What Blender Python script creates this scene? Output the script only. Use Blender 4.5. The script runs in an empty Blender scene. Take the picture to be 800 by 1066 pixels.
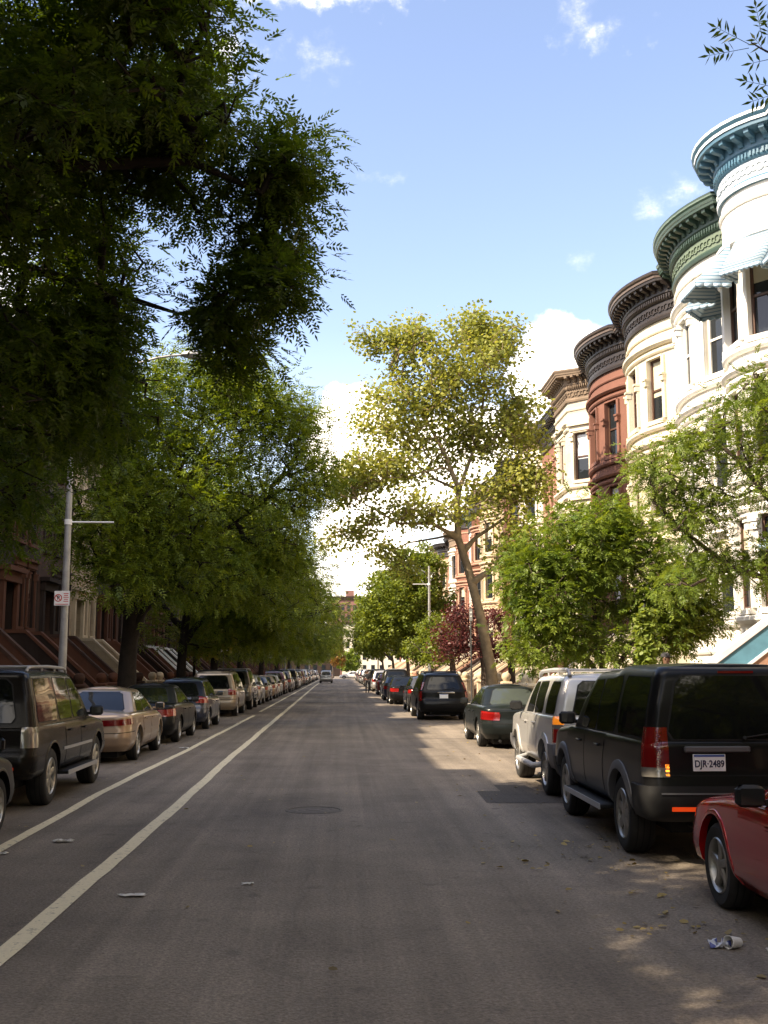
import bpy, bmesh, math, random
import numpy as np
from mathutils import Vector, Matrix, noise
R = math.radians
PI = math.pi
sc = bpy.context.scene
COL = sc.collection

# ------------------------------------------------------------------ camera
F_PX, CAM_H = 1143.0, 1.8
PITCH, YAW = R(8.17), R(2.25)
cam = bpy.data.cameras.new('camera')
cam.sensor_fit = 'VERTICAL'
cam.sensor_height = 24.0
cam.lens = 24.0 * F_PX / 1066.0
cam.clip_start, cam.clip_end = 0.1, 3000
cam_o = bpy.data.objects.new('camera', cam)
COL.objects.link(cam_o)
cam_o.location = (0, 0, CAM_H)
cam_o.rotation_euler = (PI / 2 + PITCH, 0, -YAW)
sc.camera = cam_o


def ray(px, py):
    x = (px - 400) / F_PX
    y = -(py - 533) / F_PX
    fy = math.cos(PITCH) - y * math.sin(PITCH)
    fz = math.sin(PITCH) + y * math.cos(PITCH)
    return Vector((x * math.cos(YW_) + fy * math.sin(YW_), -x * math.sin(YW_) + fy * math.cos(YW_), fz))


YW_ = YAW


def at(px, py, Y):
    r = ray(px, py)
    s = Y / r.y
    return Vector((r.x * s, Y, r.z * s + CAM_H))


# ------------------------------------------------------------------ helpers
def tag(o, label=None, cat=None, group=None, kind=None):
    if label: o['label'] = label
    if cat: o['category'] = cat
    if group: o['group'] = group
    if kind: o['kind'] = kind
    return o


def empty(name, loc, rz=0):
    o = bpy.data.objects.new(name, None)
    COL.objects.link(o)
    o.location = loc
    o.rotation_euler = (0, 0, rz)
    o.empty_display_size = 0.2
    return o


KIDS = {}


def copy_tree(o, parent=None, swap=None):
    c = o.copy()
    COL.objects.link(c)
    if parent is not None:
        c.parent = parent
        KIDS.setdefault(parent.name, []).append(c)
    if swap and c.type == 'MESH':
        for sl in c.material_slots:
            m = sl.material
            if m and m.name in swap:
                sl.link = 'OBJECT'
                sl.material = swap[m.name]
    for ch in list(KIDS.get(o.name, [])):
        copy_tree(ch, c, swap)
    return c


class MB:
    """collects quads / polygons, builds one mesh object"""
    def __init__(self):
        self.v, self.f, self.m, self.sm = [], [], [], []
        self.xf = None

    def add(self, verts, faces, mi=0, smooth=False):
        b = len(self.v)
        if self.xf is not None:
            verts = [tuple(self.xf @ Vector(p)) for p in verts]
        self.v.extend([tuple(p) for p in verts])
        for f in faces:
            self.f.append([i + b for i in f])
            self.m.append(mi)
            self.sm.append(smooth)

    def box(self, c, s, mi=0, rz=0.0, bev=0.0):
        hx, hy, hz = s[0] / 2, s[1] / 2, s[2] / 2
        cs, sn = math.cos(rz), math.sin(rz)
        P = []
        if bev <= 0:
            pts = [(-hx, -hy, -hz), (hx, -hy, -hz), (hx, hy, -hz), (-hx, hy, -hz), (-hx, -hy, hz), (hx, -hy, hz), (hx, hy, hz), (-hx, hy, hz)]
            fc = [(0, 3, 2, 1), (4, 5, 6, 7), (0, 1, 5, 4), (1, 2, 6, 5), (2, 3, 7, 6), (3, 0, 4, 7)]
        else:
            pts, fc = [], []
            b = bev
            def ring(x, y, z):
                return [(-x + b, -y, z), (x - b, -y, z), (x, -y + b, z), (x, y - b, z), (x - b, y, z), (-x + b, y, z), (-x, y - b, z), (-x, -y + b, z)]
            for (i, z) in ((b, -hz), (0, -hz + b), (0, hz - b), (b, hz)):
                pts += ring(hx - i, hy - i, z)
            for k in range(3):
                for j in range(8):
                    fc.append((k * 8 + j, k * 8 + (j + 1) % 8, k * 8 + 8 + (j + 1) % 8, k * 8 + 8 + j))
            fc.append(tuple(range(7, -1, -1)))
            fc.append(tuple(range(24, 32)))
        for p in pts:
            P.append((c[0] + p[0] * cs - p[1] * sn, c[1] + p[0] * sn + p[1] * cs, c[2] + p[2]))
        self.add(P, fc, mi)

    def tube(self, pts, rad, n=8, mi=0, caps=True, smooth=True):
        pts = [Vector(p) for p in pts]
        if not isinstance(rad, (list, tuple)): rad = [rad] * len(pts)
        V, Fc = [], []
        prev = None
        for i, p in enumerate(pts):
            a = pts[max(0, i - 1)]
            b = pts[min(len(pts) - 1, i + 1)]
            d = (b - a)
            d = d.normalized() if d.length > 1e-9 else Vector((0, 0, 1))
            if prev is None:
                up = Vector((0, 0, 1)) if abs(d.z) < .9 else Vector((1, 0, 0))
                u = d.cross(up).normalized()
            else:
                u = (prev - d * prev.dot(d))
                u = u.normalized() if u.length > 1e-6 else d.orthogonal().normalized()
            prev = u
            w = d.cross(u)
            for k in range(n):
                a_ = 2 * PI * k / n
                V.append(p + (u * math.cos(a_) + w * math.sin(a_)) * rad[i])
        for i in range(len(pts) - 1):
            for k in range(n):
                Fc.append((i * n + k, i * n + (k + 1) % n, (i + 1) * n + (k + 1) % n, (i + 1) * n + k))
        if caps:
            Fc.append(tuple(range(n - 1, -1, -1)))
            Fc.append(tuple((len(pts) - 1) * n + k for k in range(n)))
        self.add(V, Fc, mi, smooth)

    def lathe(self, prof, c=(0, 0, 0), n=24, axis='z', mi=0, smooth=True, caps=False):
        V, Fc = [], []
        for (r, h) in prof:
            for k in range(n):
                a = 2 * PI * k / n
                x, y = r * math.cos(a), r * math.sin(a)
                if axis == 'z': V.append((c[0] + x, c[1] + y, c[2] + h))
                elif axis == 'x': V.append((c[0] + h, c[1] + x, c[2] + y))
                else: V.append((c[0] + x, c[1] + h, c[2] + y))
        for i in range(len(prof) - 1):
            for k in range(n):
                Fc.append((i * n + k, i * n + (k + 1) % n, (i + 1) * n + (k + 1) % n, (i + 1) * n + k))
        if caps:
            Fc.append(tuple(range(n)))
            Fc.append(tuple((len(prof) - 1) * n + k for k in range(n)))
        self.add(V, Fc, mi, smooth)

    def prism(self, poly, ext, mi=0):
        """poly: list of 3D points (planar), extruded along ext"""
        n = len(poly)
        e = Vector(ext)
        V = [Vector(p) for p in poly] + [Vector(p) + e for p in poly]
        Fc = [tuple(range(n - 1, -1, -1)), tuple(range(n, 2 * n))]
        for i in range(n):
            Fc.append((i, (i + 1) % n, n + (i + 1) % n, n + i))
        self.add(V, Fc, mi)

    def grid(self, P, mi=0, smooth=True, flip=False):
        """P: array (a,b,3)"""
        a, b = len(P), len(P[0])
        V = [p for row in P for p in row]
        Fc = []
        for i in range(a - 1):
            for j in range(b - 1):
                q = (i * b + j, i * b + j + 1, (i + 1) * b + j + 1, (i + 1) * b + j)
                Fc.append(q[::-1] if flip else q)
        self.add(V, Fc, mi, smooth)

    def mesh(self, name, mats, sharp=None):
        me = bpy.data.meshes.new(name)
        me.from_pydata([tuple(map(float, p)) for p in self.v], [], self.f)
        if not isinstance(mats, (list, tuple)): mats = [mats]
        for m in mats: me.materials.append(m)
        me.polygons.foreach_set('material_index', self.m)
        me.polygons.foreach_set('use_smooth', self.sm)
        if sharp is not None:
            me.set_sharp_from_angle(angle=R(sharp))
        me.validate(verbose=False)
        me.update()
        return me

    def build(self, name, mats, parent=None, sharp=40, loc=None):
        o = bpy.data.objects.new(name, self.mesh(name, mats, sharp))
        COL.objects.link(o)
        if loc is not None: o.location = loc
        if parent is not None:
            o.parent = parent
            KIDS.setdefault(parent.name, []).append(o)
        return o


# ------------------------------------------------------------------ materials
def newmat(name):
    m = bpy.data.materials.new(name)
    m.use_nodes = True
    nt = m.node_tree
    bs = nt.nodes.get('Principled BSDF')
    return m, nt, bs


def N(nt, t, **kw):
    n = nt.nodes.new(t)
    for k, v in kw.items():
        if k.startswith('i_'):
            n.inputs[k[2:].replace('_', ' ')].default_value = v
        else:
            setattr(n, k, v)
    return n


def rgba(c): return (c[0], c[1], c[2], 1)


def simple(name, col, rough=.6, metal=0, spec=.5, coat=0, emit=None, es=0, var=0.0, vscale=3.0, bump=0, bscale=30):
    m, nt, bs = newmat(name)
    bs.inputs['Base Color'].default_value = rgba(col)
    bs.inputs['Roughness'].default_value = rough
    bs.inputs['Metallic'].default_value = metal
    bs.inputs['Specular IOR Level'].default_value = spec
    bs.inputs['Coat Weight'].default_value = coat
    bs.inputs['Coat Roughness'].default_value = .04
    if emit:
        bs.inputs['Emission Color'].default_value = rgba(emit)
        bs.inputs['Emission Strength'].default_value = es
    if var > 0 or bump > 0:
        tc = N(nt, 'ShaderNodeTexCoord')
    if var > 0:
        nz = N(nt, 'ShaderNodeTexNoise', i_Scale=vscale, i_Detail=6.0, i_Roughness=.65)
        nt.links.new(tc.outputs['Object'], nz.inputs['Vector'])
        cr = N(nt, 'ShaderNodeValToRGB')
        cr.color_ramp.elements[0].position = .3
        cr.color_ramp.elements[1].position = .7
        cr.color_ramp.elements[0].color = rgba([c * (1 - var) for c in col])
        cr.color_ramp.elements[1].color = rgba([min(1, c * (1 + var * .6)) for c in col])
        nt.links.new(nz.outputs['Fac'], cr.inputs['Fac'])
        nt.links.new(cr.outputs['Color'], bs.inputs['Base Color'])
    if bump > 0:
        nb = N(nt, 'ShaderNodeTexNoise', i_Scale=bscale, i_Detail=5.0)
        nt.links.new(tc.outputs['Object'], nb.inputs['Vector'])
        bp = N(nt, 'ShaderNodeBump', i_Strength=bump, i_Distance=.02)
        nt.links.new(nb.outputs['Fac'], bp.inputs['Height'])
        nt.links.new(bp.outputs['Normal'], bs.inputs['Normal'])
    return m


def paint(name, col, metal=.0, rough=.28, flake=.25):
    m, nt, bs = newmat(name)
    bs.inputs['Base Color'].default_value = rgba(col)
    bs.inputs['Metallic'].default_value = metal
    bs.inputs['Roughness'].default_value = rough
    bs.inputs['Coat Weight'].default_value = .9 if sum(col) > .05 else .14
    bs.inputs['Specular IOR Level'].default_value = .5 if sum(col) > .05 else .15
    bs.inputs['Coat Roughness'].default_value = .03
    tc = N(nt, 'ShaderNodeTexCoord')
    # road dust: low panels a little rougher and greyer, uneven
    nz = N(nt, 'ShaderNodeTexNoise', i_Scale=2.2, i_Detail=7.0, i_Roughness=.7)
    nt.links.new(tc.outputs['Object'], nz.inputs['Vector'])
    mp = N(nt, 'ShaderNodeMapRange')
    mp.inputs['From Min'].default_value = .35
    mp.inputs['From Max'].default_value = .75
    mp.inputs['To Min'].default_value = 0
    mp.inputs['To Max'].default_value = flake
    nt.links.new(nz.outputs['Fac'], mp.inputs['Value'])
    mx = N(nt, 'ShaderNodeMix', data_type='RGBA')
    mx.inputs['A'].default_value = rgba(col)
    g = sum(col) / 3
    mx.inputs['B'].default_value = rgba([.75 * c + .25 * (.10 + .5 * g) for c in col])
    nt.links.new(mp.outputs['Result'], mx.inputs['Factor'])
    nt.links.new(mx.outputs['Result'], bs.inputs['Base Color'])
    m2 = N(nt, 'ShaderNodeMath', operation='MULTIPLY_ADD')
    m2.inputs[1].default_value = .12
    m2.inputs[2].default_value = .02
    nt.links.new(nz.outputs['Fac'], m2.inputs[0])
    nt.links.new(m2.outputs[0], bs.inputs['Coat Roughness'])
    return m


def stone(name, col, var=.25, scale=1.2, bump=.25, blocks=None, rough=.85, streak=.25, dirt=(.10, .09, .08)):
    """masonry: mottled colour, rain streaks, optional coursed joints"""
    m, nt, bs = newmat(name)
    bs.inputs['Roughness'].default_value = rough
    bs.inputs['Specular IOR Level'].default_value = .25
    geo = N(nt, 'ShaderNodeNewGeometry')
    nz = N(nt, 'ShaderNodeTexNoise', i_Scale=scale, i_Detail=8.0, i_Roughness=.62)
    nt.links.new(geo.outputs['Position'], nz.inputs['Vector'])
    cr = N(nt, 'ShaderNodeValToRGB')
    cr.color_ramp.elements[0].position = .28
    cr.color_ramp.elements[1].position = .72
    cr.color_ramp.elements[0].color = rgba([c * (1 - var) for c in col])
    cr.color_ramp.elements[1].color = rgba([min(.95, c * (1 + var * .5)) for c in col])
    nt.links.new(nz.outputs['Fac'], cr.inputs['Fac'])
    mpn = N(nt, 'ShaderNodeMapping')
    mpn.inputs['Scale'].default_value = (2.6, 2.6, .16)
    nt.links.new(geo.outputs['Position'], mpn.inputs['Vector'])
    ns = N(nt, 'ShaderNodeTexNoise', i_Scale=1.0, i_Detail=6.0, i_Roughness=.7)
    nt.links.new(mpn.outputs['Vector'], ns.inputs['Vector'])
    ms = N(nt, 'ShaderNodeMapRange')
    ms.inputs['From Min'].default_value = .52
    ms.inputs['From Max'].default_value = .8
    ms.inputs['To Max'].default_value = streak
    nt.links.new(ns.outputs['Fac'], ms.inputs['Value'])
    mx = N(nt, 'ShaderNodeMix', data_type='RGBA')
    mx.inputs['B'].default_value = rgba(dirt)
    nt.links.new(ms.outputs['Result'], mx.inputs['Factor'])
    nt.links.new(cr.outputs['Color'], mx.inputs['A'])
    last = mx.outputs['Result']
    nb = N(nt, 'ShaderNodeTexNoise', i_Scale=22.0, i_Detail=6.0)
    nt.links.new(geo.outputs['Position'], nb.inputs['Vector'])
    h = nb.outputs['Fac']
    if blocks:
        # coursing: (course height, block length) measured along z and along the street
        sx = N(nt, 'ShaderNodeSeparateXYZ')
        nt.links.new(geo.outputs['Position'], sx.inputs[0])
        cb = N(nt, 'ShaderNodeCombineXYZ')
        ad = N(nt, 'ShaderNodeMath', operation='ADD')
        nt.links.new(sx.outputs['Y'], ad.inputs[0])
        nt.links.new(sx.outputs['X'], ad.inputs[1])
        nt.links.new(ad.outputs[0], cb.inputs['X'])
        nt.links.new(sx.outputs['Z'], cb.inputs['Y'])
        bt = N(nt, 'ShaderNodeTexBrick')
        bt.inputs['Scale'].default_value = 1.0
        bt.inputs['Brick Width'].default_value = blocks[1]
        bt.inputs['Row Height'].default_value = blocks[0]
        bt.inputs['Mortar Size'].default_value = blocks[2]
        bt.inputs['Mortar Smooth'].default_value = .2
        bt.inputs['Color1'].default_value = (1, 1, 1, 1)
        bt.inputs['Color2'].default_value = (.82, .8, .78, 1)
        bt.inputs['Mortar'].default_value = (.62, .6, .58, 1)
        nt.links.new(cb.outputs[0], bt.inputs['Vector'])
        ml = N(nt, 'ShaderNodeMix', data_type='RGBA', blend_type='MULTIPLY')
        ml.inputs['Factor'].default_value = 1
        nt.links.new(last, ml.inputs['A'])
        nt.links.new(bt.outputs['Color'], ml.inputs['B'])
        last = ml.outputs['Result']
        sb = N(nt, 'ShaderNodeMath', operation='MULTIPLY_ADD')
        sb.inputs[1].default_value = -1.2
        nt.links.new(bt.outputs['Fac'], sb.inputs[0])
        nt.links.new(h, sb.inputs[2])
        h = sb.outputs[0]
    nt.links.new(last, bs.inputs['Base Color'])
    bp = N(nt, 'ShaderNodeBump', i_Strength=bump, i_Distance=.015)
    nt.links.new(h, bp.inputs['Height'])
    nt.links.new(bp.outputs['Normal'], bs.inputs['Normal'])
    return m


def leafmat(name, c0, c1, trans=.45, tcol=None, rough=.45):
    m, nt, bs = newmat(name)
    at_ = N(nt, 'ShaderNodeAttribute', attribute_name='tint')
    cr = N(nt, 'ShaderNodeValToRGB')
    cr.color_ramp.elements[0].color = rgba(c0)
    cr.color_ramp.elements[1].color = rgba(c1)
    nt.links.new(at_.outputs['Fac'], cr.inputs['Fac'])
    nt.links.new(cr.outputs['Color'], bs.inputs['Base Color'])
    bs.inputs['Roughness'].default_value = rough
    bs.inputs['Specular IOR Level'].default_value = .35
    tr = N(nt, 'ShaderNodeBsdfTranslucent')
    ml = N(nt, 'ShaderNodeMix', data_type='RGBA', blend_type='MULTIPLY')
    ml.inputs['Factor'].default_value = 1
    ml.inputs['B'].default_value = rgba(tcol or (1.5, 1.25, .45))
    nt.links.new(cr.outputs['Color'], ml.inputs['A'])
    nt.links.new(ml.outputs['Result'], tr.inputs['Color'])
    mx = N(nt, 'ShaderNodeMixShader')
    mx.inputs['Fac'].default_value = trans
    nt.links.new(bs.outputs[0], mx.inputs[1])
    nt.links.new(tr.outputs[0], mx.inputs[2])
    out = nt.nodes['Material Output']
    nt.links.new(mx.outputs[0], out.inputs['Surface'])
    return m


def asphalt(name, base, patchy=.35, dark=1.0):
    m, nt, bs = newmat(name)
    geo = N(nt, 'ShaderNodeNewGeometry')
    pos = geo.outputs['Position']
    # aggregate speckle
    sp = N(nt, 'ShaderNodeTexNoise', i_Scale=34.0, i_Detail=6.0, i_Roughness=.85)
    nt.links.new(pos, sp.inputs['Vector'])
    vo = N(nt, 'ShaderNodeTexVoronoi', i_Scale=60.0)
    nt.links.new(pos, vo.inputs['Vector'])
    # wheel tracks and blotches stretched along the street
    mp = N(nt, 'ShaderNodeMapping')
    mp.inputs['Scale'].default_value = (1.1, .10, 1)
    nt.links.new(pos, mp.inputs['Vector'])
    wt = N(nt, 'ShaderNodeTexNoise', i_Scale=1.0, i_Detail=5.0, i_Roughness=.55)
    nt.links.new(mp.outputs['Vector'], wt.inputs['Vector'])
    bl = N(nt, 'ShaderNodeTexNoise', i_Scale=.55, i_Detail=7.0, i_Roughness=.7)
    nt.links.new(pos, bl.inputs['Vector'])
    a = N(nt, 'ShaderNodeMath', operation='ADD')
    nt.links.new(wt.outputs['Fac'], a.inputs[0])
    nt.links.new(bl.outputs['Fac'], a.inputs[1])
    cr = N(nt, 'ShaderNodeValToRGB')
    cr.color_ramp.elements[0].position = .36
    cr.color_ramp.elements[1].position = .64
    h = N(nt, 'ShaderNodeMath', operation='MULTIPLY')
    h.inputs[1].default_value = .5
    nt.links.new(a.outputs[0], h.inputs[0])
    nt.links.new(h.outputs[0], cr.inputs['Fac'])
    cr.color_ramp.elements[0].color = rgba([c * (1 - patchy) * dark for c in base])
    cr.color_ramp.elements[1].color = rgba([c * (1 + patchy) * dark for c in base])
    s2 = N(nt, 'ShaderNodeMapRange')
    s2.inputs['From Min'].default_value = .3
    s2.inputs['From Max'].default_value = .72
    s2.inputs['To Min'].default_value = .30
    s2.inputs['To Max'].default_value = 2.0
    nt.links.new(sp.outputs['Fac'], s2.inputs['Value'])
    ml = N(nt, 'ShaderNodeMix', data_type='RGBA', blend_type='MULTIPLY')
    ml.inputs['Factor'].default_value = 1
    nt.links.new(cr.outputs['Color'], ml.inputs['A'])
    nt.links.new(s2.outputs['Result'], ml.inputs['B'])
    # oil drips / gum
    og = N(nt, 'ShaderNodeTexNoise', i_Scale=3.3, i_Detail=2.0)
    nt.links.new(pos, og.inputs['Vector'])
    om = N(nt, 'ShaderNodeMapRange')
    om.inputs['From Min'].default_value = .63
    om.inputs['From Max'].default_value = .75
    om.inputs['To Max'].default_value = .55
    nt.links.new(og.outputs['Fac'], om.inputs['Value'])
    m3 = N(nt, 'ShaderNodeMix', data_type='RGBA')
    m3.inputs['B'].default_value = rgba([c * .45 * dark for c in base])
    nt.links.new(om.outputs['Result'], m3.inputs['Factor'])
    nt.links.new(ml.outputs['Result'], m3.inputs['A'])
    # hairline cracks
    wv = N(nt, 'ShaderNodeTexNoise', i_Scale=1.3, i_Detail=4.0)
    nt.links.new(pos, wv.inputs['Vector'])
    mixv = N(nt, 'ShaderNodeMix', data_type='RGBA')
    mixv.inputs['Factor'].default_value = .35
    nt.links.new(pos, mixv.inputs['A'])
    nt.links.new(wv.outputs['Color'], mixv.inputs['B'])
    ck = N(nt, 'ShaderNodeTexVoronoi', feature='DISTANCE_TO_EDGE', i_Scale=.42)
    nt.links.new(mixv.outputs['Result'], ck.inputs['Vector'])
    cm = N(nt, 'ShaderNodeMapRange')
    cm.inputs['From Min'].default_value = .0
    cm.inputs['From Max'].default_value = .006
    cm.inputs['To Min'].default_value = .22
    cm.inputs['To Max'].default_value = .0
    nt.links.new(ck.outputs['Distance'], cm.inputs['Value'])
    # paving joints and tyre-rubbed streaks running with the traffic
    ms_ = N(nt, 'ShaderNodeMapping')
    ms_.inputs['Scale'].default_value = (4.2, .045, 1)
    nt.links.new(pos, ms_.inputs['Vector'])
    st_ = N(nt, 'ShaderNodeTexNoise', i_Scale=1.0, i_Detail=4.0, i_Roughness=.6)
    nt.links.new(ms_.outputs['Vector'], st_.inputs['Vector'])
    sr_ = N(nt, 'ShaderNodeMapRange')
    sr_.inputs['From Min'].default_value = .3
    sr_.inputs['From Max'].default_value = .7
    sr_.inputs['To Min'].default_value = .80
    sr_.inputs['To Max'].default_value = 1.16
    nt.links.new(st_.outputs['Fac'], sr_.inputs['Value'])
    mst = N(nt, 'ShaderNodeMix', data_type='RGBA', blend_type='MULTIPLY')
    mst.inputs['Factor'].default_value = 1
    nt.links.new(m3.outputs['Result'], mst.inputs['A'])
    nt.links.new(sr_.outputs['Result'], mst.inputs['B'])
    m3 = mst
    m4 = N(nt, 'ShaderNodeMix', data_type='RGBA')
    m4.inputs['B'].default_value = rgba([c * .35 for c in base])
    nt.links.new(cm.outputs['Result'], m4.inputs['Factor'])
    nt.links.new(m3.outputs['Result'], m4.inputs['A'])
    nt.links.new(m4.outputs['Result'], bs.inputs['Base Color'])
    bs.inputs['Roughness'].default_value = .78
    bs.inputs['Specular IOR Level'].default_value = .35
    bp = N(nt, 'ShaderNodeBump', i_Strength=.55, i_Distance=.01)
    nt.links.new(vo.outputs['Distance'], bp.inputs['Height'])
    nt.links.new(bp.outputs['Normal'], bs.inputs['Normal'])
    return m


def worn_paint(name, col, wear=.5):
    """thermoplastic line: cracked and rubbed so asphalt shows through"""
    m, nt, bs = newmat(name)
    geo = N(nt, 'ShaderNodeNewGeometry')
    n1 = N(nt, 'ShaderNodeTexNoise', i_Scale=11.0, i_Detail=9.0, i_Roughness=.8)
    nt.links.new(geo.outputs['Position'], n1.inputs['Vector'])
    cr = N(nt, 'ShaderNodeValToRGB')
    e = cr.color_ramp.elements
    e[0].position, e[1].position = .36, .46
    e[0].color = (.15, .13, .105, 1)
    e[1].color = rgba(col)
    x = e.new(.7)
    x.color = rgba([c * .8 for c in col])
    nt.links.new(n1.outputs['Fac'], cr.inputs['Fac'])
    n2 = N(nt, 'ShaderNodeTexNoise', i_Scale=70.0, i_Detail=2.0)
    nt.links.new(geo.outputs['Position'], n2.inputs['Vector'])
    ml = N(nt, 'ShaderNodeMix', data_type='RGBA', blend_type='MULTIPLY')
    ml.inputs['Factor'].default_value = wear
    nt.links.new(cr.outputs['Color'], ml.inputs['A'])
    nt.links.new(n2.outputs['Color'], ml.inputs['B'])
    nt.links.new(cr.outputs['Color'], bs.inputs['Base Color'])
    bs.inputs['Roughness'].default_value = .7
    return m


def paving(name, col, sx, sy):
    m, nt, bs = newmat(name)
    geo = N(nt, 'ShaderNodeNewGeometry')
    bt = N(nt, 'ShaderNodeTexBrick', offset=0.0)
    bt.inputs['Scale'].default_value = 1
    bt.inputs['Brick Width'].default_value = sx
    bt.inputs['Row Height'].default_value = sy
    bt.inputs['Mortar Size'].default_value = .008
    bt.inputs['Color1'].default_value = rgba(col)
    bt.inputs['Color2'].default_value = rgba([c * .85 for c in col])
    bt.inputs['Mortar'].default_value = rgba([c * .4 for c in col])
    nt.links.new(geo.outputs['Position'], bt.inputs['Vector'])
    nz = N(nt, 'ShaderNodeTexNoise', i_Scale=1.6, i_Detail=8.0, i_Roughness=.7)
    nt.links.new(geo.outputs['Position'], nz.inputs['Vector'])
    mr = N(nt, 'ShaderNodeMapRange')
    mr.inputs['To Min'].default_value = .6
    mr.inputs['To Max'].default_value = 1.3
    nt.links.new(nz.outputs['Fac'], mr.inputs['Value'])
    ml = N(nt, 'ShaderNodeMix', data_type='RGBA', blend_type='MULTIPLY')
    ml.inputs['Factor'].default_value = 1
    nt.links.new(bt.outputs['Color'], ml.inputs['A'])
    nt.links.new(mr.outputs['Result'], ml.inputs['B'])
    nt.links.new(ml.outputs['Result'], bs.inputs['Base Color'])
    bs.inputs['Roughness'].default_value = .85
    return m


def glassmat(name, col=(.012, .014, .014), rough=.04):
    m, nt, bs = newmat(name)
    bs.inputs['Base Color'].default_value = rgba(col)
    bs.inputs['Roughness'].default_value = rough
    bs.inputs['Specular IOR Level'].default_value = .4
    bs.inputs['IOR'].default_value = 1.52
    tc = N(nt, 'ShaderNodeTexCoord')
    nz = N(nt, 'ShaderNodeTexNoise', i_Scale=1.7, i_Detail=2.0)
    nt.links.new(tc.outputs['Object'], nz.inputs['Vector'])
    bp = N(nt, 'ShaderNodeBump', i_Strength=.05, i_Distance=.05)
    nt.links.new(nz.outputs['Fac'], bp.inputs['Height'])
    nt.links.new(bp.outputs['Normal'], bs.inputs['Normal'])
    return m


M = {}
M['asphalt'] = asphalt('asphalt', (.160, .133, .105), .38)
M['patch'] = asphalt('asphalt_patch', (.055, .047, .040), .3)
M['line'] = worn_paint('lane_paint', (.76, .67, .46))
M['sidewalk'] = paving('sidewalk_flags', (.33, .31, .28), 1.5, 1.5)
M['kerb'] = stone('kerb_stone', (.26, .25, .23), .3, 2.5, .3)
M['ground'] = simple('ground_soil', (.11, .10, .08), .95, var=.3, vscale=.3)
M['rubber'] = simple('rubber', (.018, .017, .016), .85, var=.3, vscale=12)
M['black_plastic'] = simple('black_plastic', (.009, .009, .0095), .6, spec=.3)
M['grey_plastic'] = simple('grey_plastic', (.10, .10, .105), .5)
M['silver_plastic'] = simple('silver_plastic', (.36, .36, .36), .4)
M['dark'] = simple('wheel_well', (.006, .006, .006), .9)
M['alloy'] = simple('alloy', (.42, .41, .38), .38, metal=.9, var=.2, vscale=8)
M['chrome'] = simple('chrome', (.7, .7, .7), .12, metal=1)
M['mirror_glass'] = glassmat('mirror_glass', (.02, .02, .02), .02)
M['lamp_lit'] = simple('lit_amber_strip', (.8, .25, .03), .2, emit=(1, .32, .04), es=1.2)
M['disc'] = simple('brake_disc', (.10, .095, .09), .5, metal=.7)
M['glass'] = glassmat('car_glass', (.006, .007, .007))
M['glass_light'] = glassmat('car_glass_clear', (.05, .06, .055))
M['lamp_red'] = simple('tail_lamp_red', (.17, .005, .005), .12, coat=1, spec=.7)
M['lamp_bright'] = simple('tail_lamp_pale_red', (.26, .010, .009), .12, coat=1, spec=.7)
M['lamp_amber'] = simple('tail_lamp_amber', (.65, .20, .02), .12, coat=1, emit=(1, .3, .03), es=.2)
M['lamp_clear'] = simple('tail_lamp_clear', (.26, .24, .21), .12, coat=1, metal=.35)
M['reflector'] = simple('bumper_reflector', (.6, .04, .012), .1, emit=(1, .10, .02), es=.14)  # no lamp: its weak emission imitates the light a reflector sends back
M['plate'] = simple('plate_white', (.84, .86, .87), .4)
M['plate_blue'] = simple('plate_blue', (.06, .12, .35), .4)
M['ink'] = simple('plate_ink', (.02, .03, .07), .5)
M['pane'] = glassmat('window_pane', (.014, .017, .020), .02)
M['blind'] = simple('window_blind', (.52, .47, .34), .55, coat=.8)
M['blind_white'] = simple('window_blind_white', (.6, .62, .62), .55, coat=.8)
M['steel'] = simple('galvanised_pole', (.33, .33, .32), .5, metal=.5, var=.25, vscale=4)
M['pole_dark'] = simple('dark_pole', (.05, .05, .05), .5)
M['sign_white'] = simple('sign_white', (.78, .77, .74), .5)
M['sign_red'] = simple('sign_red', (.55, .03, .02), .5)
M['sign_black'] = simple('sign_black', (.02, .02, .02), .5)
M['signal_yellow'] = simple('signal_yellow', (.65, .33, .03), .5)
M['iron'] = simple('iron_railing', (.02, .02, .02), .5)
M['bark'] = stone('bark_brown', (.075, .055, .042), .4, 6, .9, streak=.1)
M['bark_dark'] = stone('bark_dark', (.024, .018, .014), .4, 6, .9, streak=.1)
M['bark_plane'] = stone('bark_plane', (.24, .18, .11), .45, 3.5, .5, streak=.1)
M['roof'] = simple('roof_felt', (.06, .06, .06), .9)

# ------------------------------------------------------------------ sky, sun
SUN_EL, SUN_AZ = R(43), R(-25)          # azimuth: from -X towards +Y
sun_dir = Vector((-math.cos(SUN_EL) * math.cos(SUN_AZ), math.cos(SUN_EL) * math.sin(SUN_AZ), math.sin(SUN_EL)))
sl = bpy.data.lights.new('sun', 'SUN')
sl.energy = 4.1
sl.angle = R(.53)
sl.color = (1.0, .92, .80)
so = bpy.data.objects.new('sun', sl)
COL.objects.link(so)
so.rotation_euler = sun_dir.to_track_quat('Z', 'Y').to_euler()
so.location = (-20, 0, 40)

w = bpy.data.worlds.new('World')
sc.world = w
w.use_nodes = True
wn = w.node_tree
bg = wn.nodes['Background']
sky = N(wn, 'ShaderNodeTexSky')
sky.sky_type = 'NISHITA'
sky.sun_disc = False
sky.sun_elevation = SUN_EL
sky.sun_rotation = math.atan2(sun_dir.x, sun_dir.y)
sky.air_density, sky.dust_density, sky.ozone_density = 1.0, 1.2, 2.2
sky.altitude = 20
bg.inputs['Strength'].default_value = .12
wl = wn.links.new
wtc = N(wn, 'ShaderNodeTexCoord')


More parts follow.
